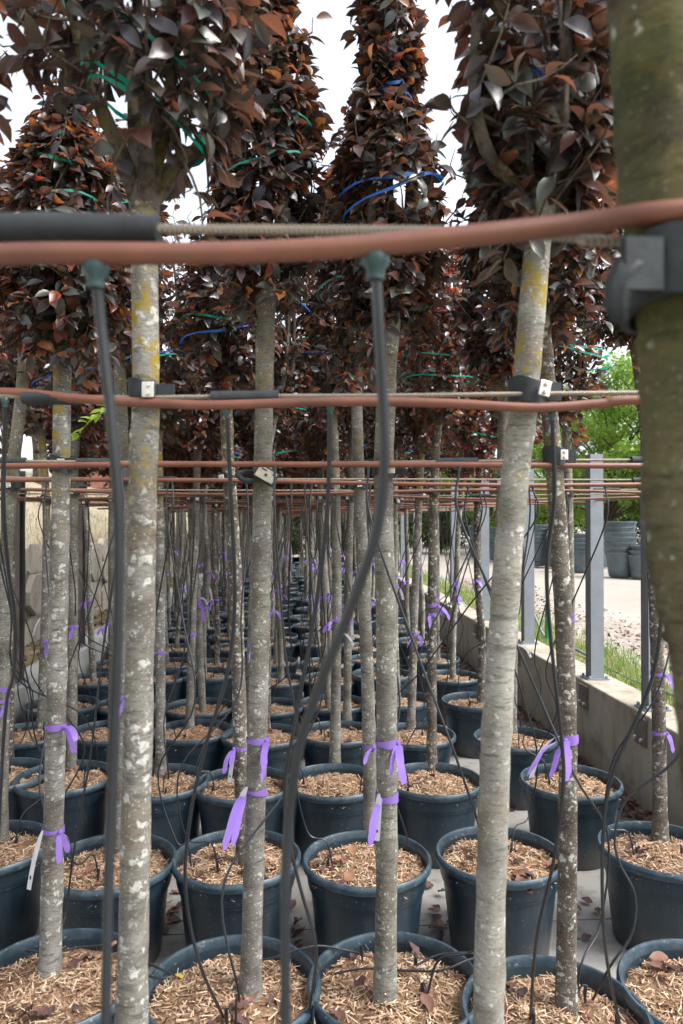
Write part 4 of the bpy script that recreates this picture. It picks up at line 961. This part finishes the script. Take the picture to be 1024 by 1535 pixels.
def bg_tree(loc, H, cw, mat, label, seed, nleaf=9000, size=(.07, .16), z0=.35, trunkr=.12, lean=0.0, group=None):
    rr = random.Random(seed); st = np.random.RandomState(seed); root = empty('broadleaf_tree', loc); tag(root, label, 'tree', group)
    top = Vector((lean, 0, H * .8)); b = MB(); b.tube(smooth_path([Vector((0, 0, -.1)), Vector((lean * .2 + .1, 0, H * .25)), Vector((lean * .6, .1, H * .5)), top], 5), [trunkr * (1 - .8 * i / 15) for i in range(16)], 8); link('trunk', b.mesh('trunk', LIMB), root)
    C = []
    b = MB()
    for k in range(46):
        a = rr.uniform(0, 6.28); t = rr.uniform(z0, 1); r = cw * math.sqrt(max(0.02, 1 - ((t - .62) / .45) ** 2)) * math.sqrt(rr.uniform(.15, 1))
        c = Vector((lean * t + r * math.cos(a), r * math.sin(a), H * t)); C.append((c, rr.uniform(.35, .75) * cw * .42))
        s = Vector((lean * t * .6, 0, H * max(.2, t - .3))); m_ = s.lerp(c, .5) + Vector((0, 0, .15)); b.tube([s, m_, c], [.05, .035, .012], 5, False)
    link('branches', b.mesh('branches', LIMB), root)
    ci = st.randint(0, len(C), nleaf); cc = np.array([tuple(c) for c, _ in C])[ci]; cr = np.array([q for _, q in C])[ci]
    g = nrm(st.normal(size=(nleaf, 3))) * (st.rand(nleaf)[:, None] ** .45) * cr[:, None] * np.array([1, 1, .6])
    tint = np.clip(st.beta(2, 2, nleaf) * .7 + np.array([rr.uniform(-.1, .3) for _ in C])[ci], 0, 1)
    f = link('crown', leaves_mesh('crown', cc + g, g + st.normal(size=(nleaf, 3)) * .15 + np.array([0, 0, -.1]), st.normal(size=(nleaf, 3)) * .6 + np.array([0, 0, 1.]), st.uniform(size[0], size[1], nleaf), tint, mat), root); tag(f, kind='stuff')
def bgt(px, d_, *a, **k): q = P(px, 800, d_); bg_tree((q.x, q.y, YZ), *a, **k)
bgt(905, 24, 6.2, 3.0, LIME, 'lime green leafy tree spreading above the tallest pot stack', 101, 22000, z0=.24, lean=.5)
bgt(985, 22, 6.0, 2.4, LIME, 'lime green leafy tree behind the thick mossy trunk', 102, 15000, z0=.22)
bgt(820, 28, 6.2, 2.6, LIME, 'lime green leafy tree behind the shorter pot stacks', 103, 18000, z0=.2, lean=.8)
bgt(735, 34, 6.0, 2.8, LIME, 'lime green leafy tree far behind the wall posts', 104, 15000, z0=.15)
bgt(1060, 30, 8, 3.2, DEEP, 'dark green tree behind the lime green trees', 105, 8000, z0=.2)
bgt(930, 31, 4.2, 3.0, DEEP, 'dark green shrubby tree low behind the tallest pot stack', 106, 14000, z0=.05)
bgt(850, 36, 4.2, 3.2, DEEP, 'dark green shrubby tree low behind the shorter pot stacks', 107, 14000, z0=.05)
for k, (px, d_) in enumerate(((250, 36), (330, 34), (420, 37), (510, 35), (600, 36), (665, 38))):
    bgt(px, d_, 5.0, 3.2, (DEEP, LIME, DEEP)[k % 3], ('dark green', 'lime green', 'dark green')[k % 3] + ' tree closing the far end of the rows', 110 + k, 14000, (.12, .24), z0=.04, group='trees closing the far end of the rows')
for k, (px, d_) in enumerate(((200, 28.5), (290, 28), (370, 28.6), (440, 28.2), (510, 28.5), (590, 28), (660, 28.6))):
    bgt(px, d_, 2.5, 1.3, DEEP, 'dark green shrub at the far end of the pot rows', 130 + k, 6000, (.06, .14), z0=.0, trunkr=.05, group='shrubs at the far end of the rows')
q = P(62, 700, 17); bg_tree((q.x, q.y, np.interp(-q.x, [-v for v in hx], hz)), 4.6, 2.2, DEEP, 'dark tree with a bare leaning trunk on top of the hillside', 120, 7000, z0=.58, trunkr=.2, lean=-.9)
q = P(10, 640, 30); bg_tree((q.x, q.y, 3.7), 5.5, 2.4, DEEP, 'dark tree further off on the hillside', 121, 5000, z0=.4)
# shed on the hill
q0, q1 = P(101, 690, 27), P(185, 690, 27); root = empty('shed', ((q0.x + q1.x) / 2, q0.y + .5, 3.2)); tag(root, 'red brown board clad shed with grey roof edge on the hill', 'shed')
W_ = q1.x - q0.x; nb = 14
b = MB(); b.box((0, 0, 0), (W_ / nb - .012, .04, 1.6)); bm_ = b.mesh('board', WOODP, False)
for i in range(nb): link('board', bm_, root, (-W_ / 2 + (i + .5) * W_ / nb, -.02 + rnd.uniform(-.006, .006), .62))
b = MB(); b.box((0, 1.02, .62), (W_ - .02, 2, 1.6)); link('wall', b.mesh('wall', WOODP, False), root)
b = MB(); b.box((0, 1.0, 1.46), (W_ + .5, 2.5, .08)); link('roof', b.mesh('roof', ROOFM, False), root)
b = MB(); b.box((W_ * .22, -.06, .62), (.09, .05, 1.6)); link('corner_post', b.mesh('corner_post', ROOFM, False), root)
# hose and green stake in the verge
h = [Vector((WX + .5, y, YZ + .06 + .02 * math.sin(y * 3))) for y in np.linspace(4, 7.6, 9)] + [Vector((WX + .5, 8.0, YZ + .25)), Vector((WX + .42, 8.1, YZ + .5))]
b = MB(); p = smooth_path(h, 5); b.tube(p, .014, 8); tag(link('garden_hose', b.mesh('garden_hose', GREY_HOSE, True, p[0]), None, p[0]), 'grey hose lying along the grass behind the low post wall', 'hose')
q = P(803, 960, 7.6); o = Vector((q.x + .12, q.y, YZ + .02)); b = MB(); b.lathe([(0, 0), (.02, 0), (.022, .02), (.02, .34), (.026, .35), (.026, .40), (0, .41)], 12)
tag(link('marker_stake', b.mesh('marker_stake', GREENP), None, o), 'short green plastic stake standing in grass behind a grey post', 'stake')

# small green shoot on a trunk
p = smooth_path([P(184, 604, 3.02), P(160, 612, 2.95), P(138, 630, 2.92), P(112, 655, 2.9)], 5); o = p[0]; root = empty('leafy_shoot', o); tag(root, 'small bright green leafy shoot growing beside the straight trunk under the cable', 'shoot')
b = MB(); b.tube(p, [.003 * (1 - .7 * i / (len(p) - 1)) for i in range(len(p))], 5); link('stem', b.mesh('stem', GREENS, True, o), root)
gl = np_mesh('leaf', TV2, TT2, LIME, np.full(15, .85), True)
for i, q in enumerate(p[3:]):
    l = link('leaf', gl, root, q - o); l.rotation_euler = (rnd.uniform(-.6, .6), rnd.uniform(-.4, .7), rnd.uniform(2.2, 5.2)); l.scale = (.055,) * 3
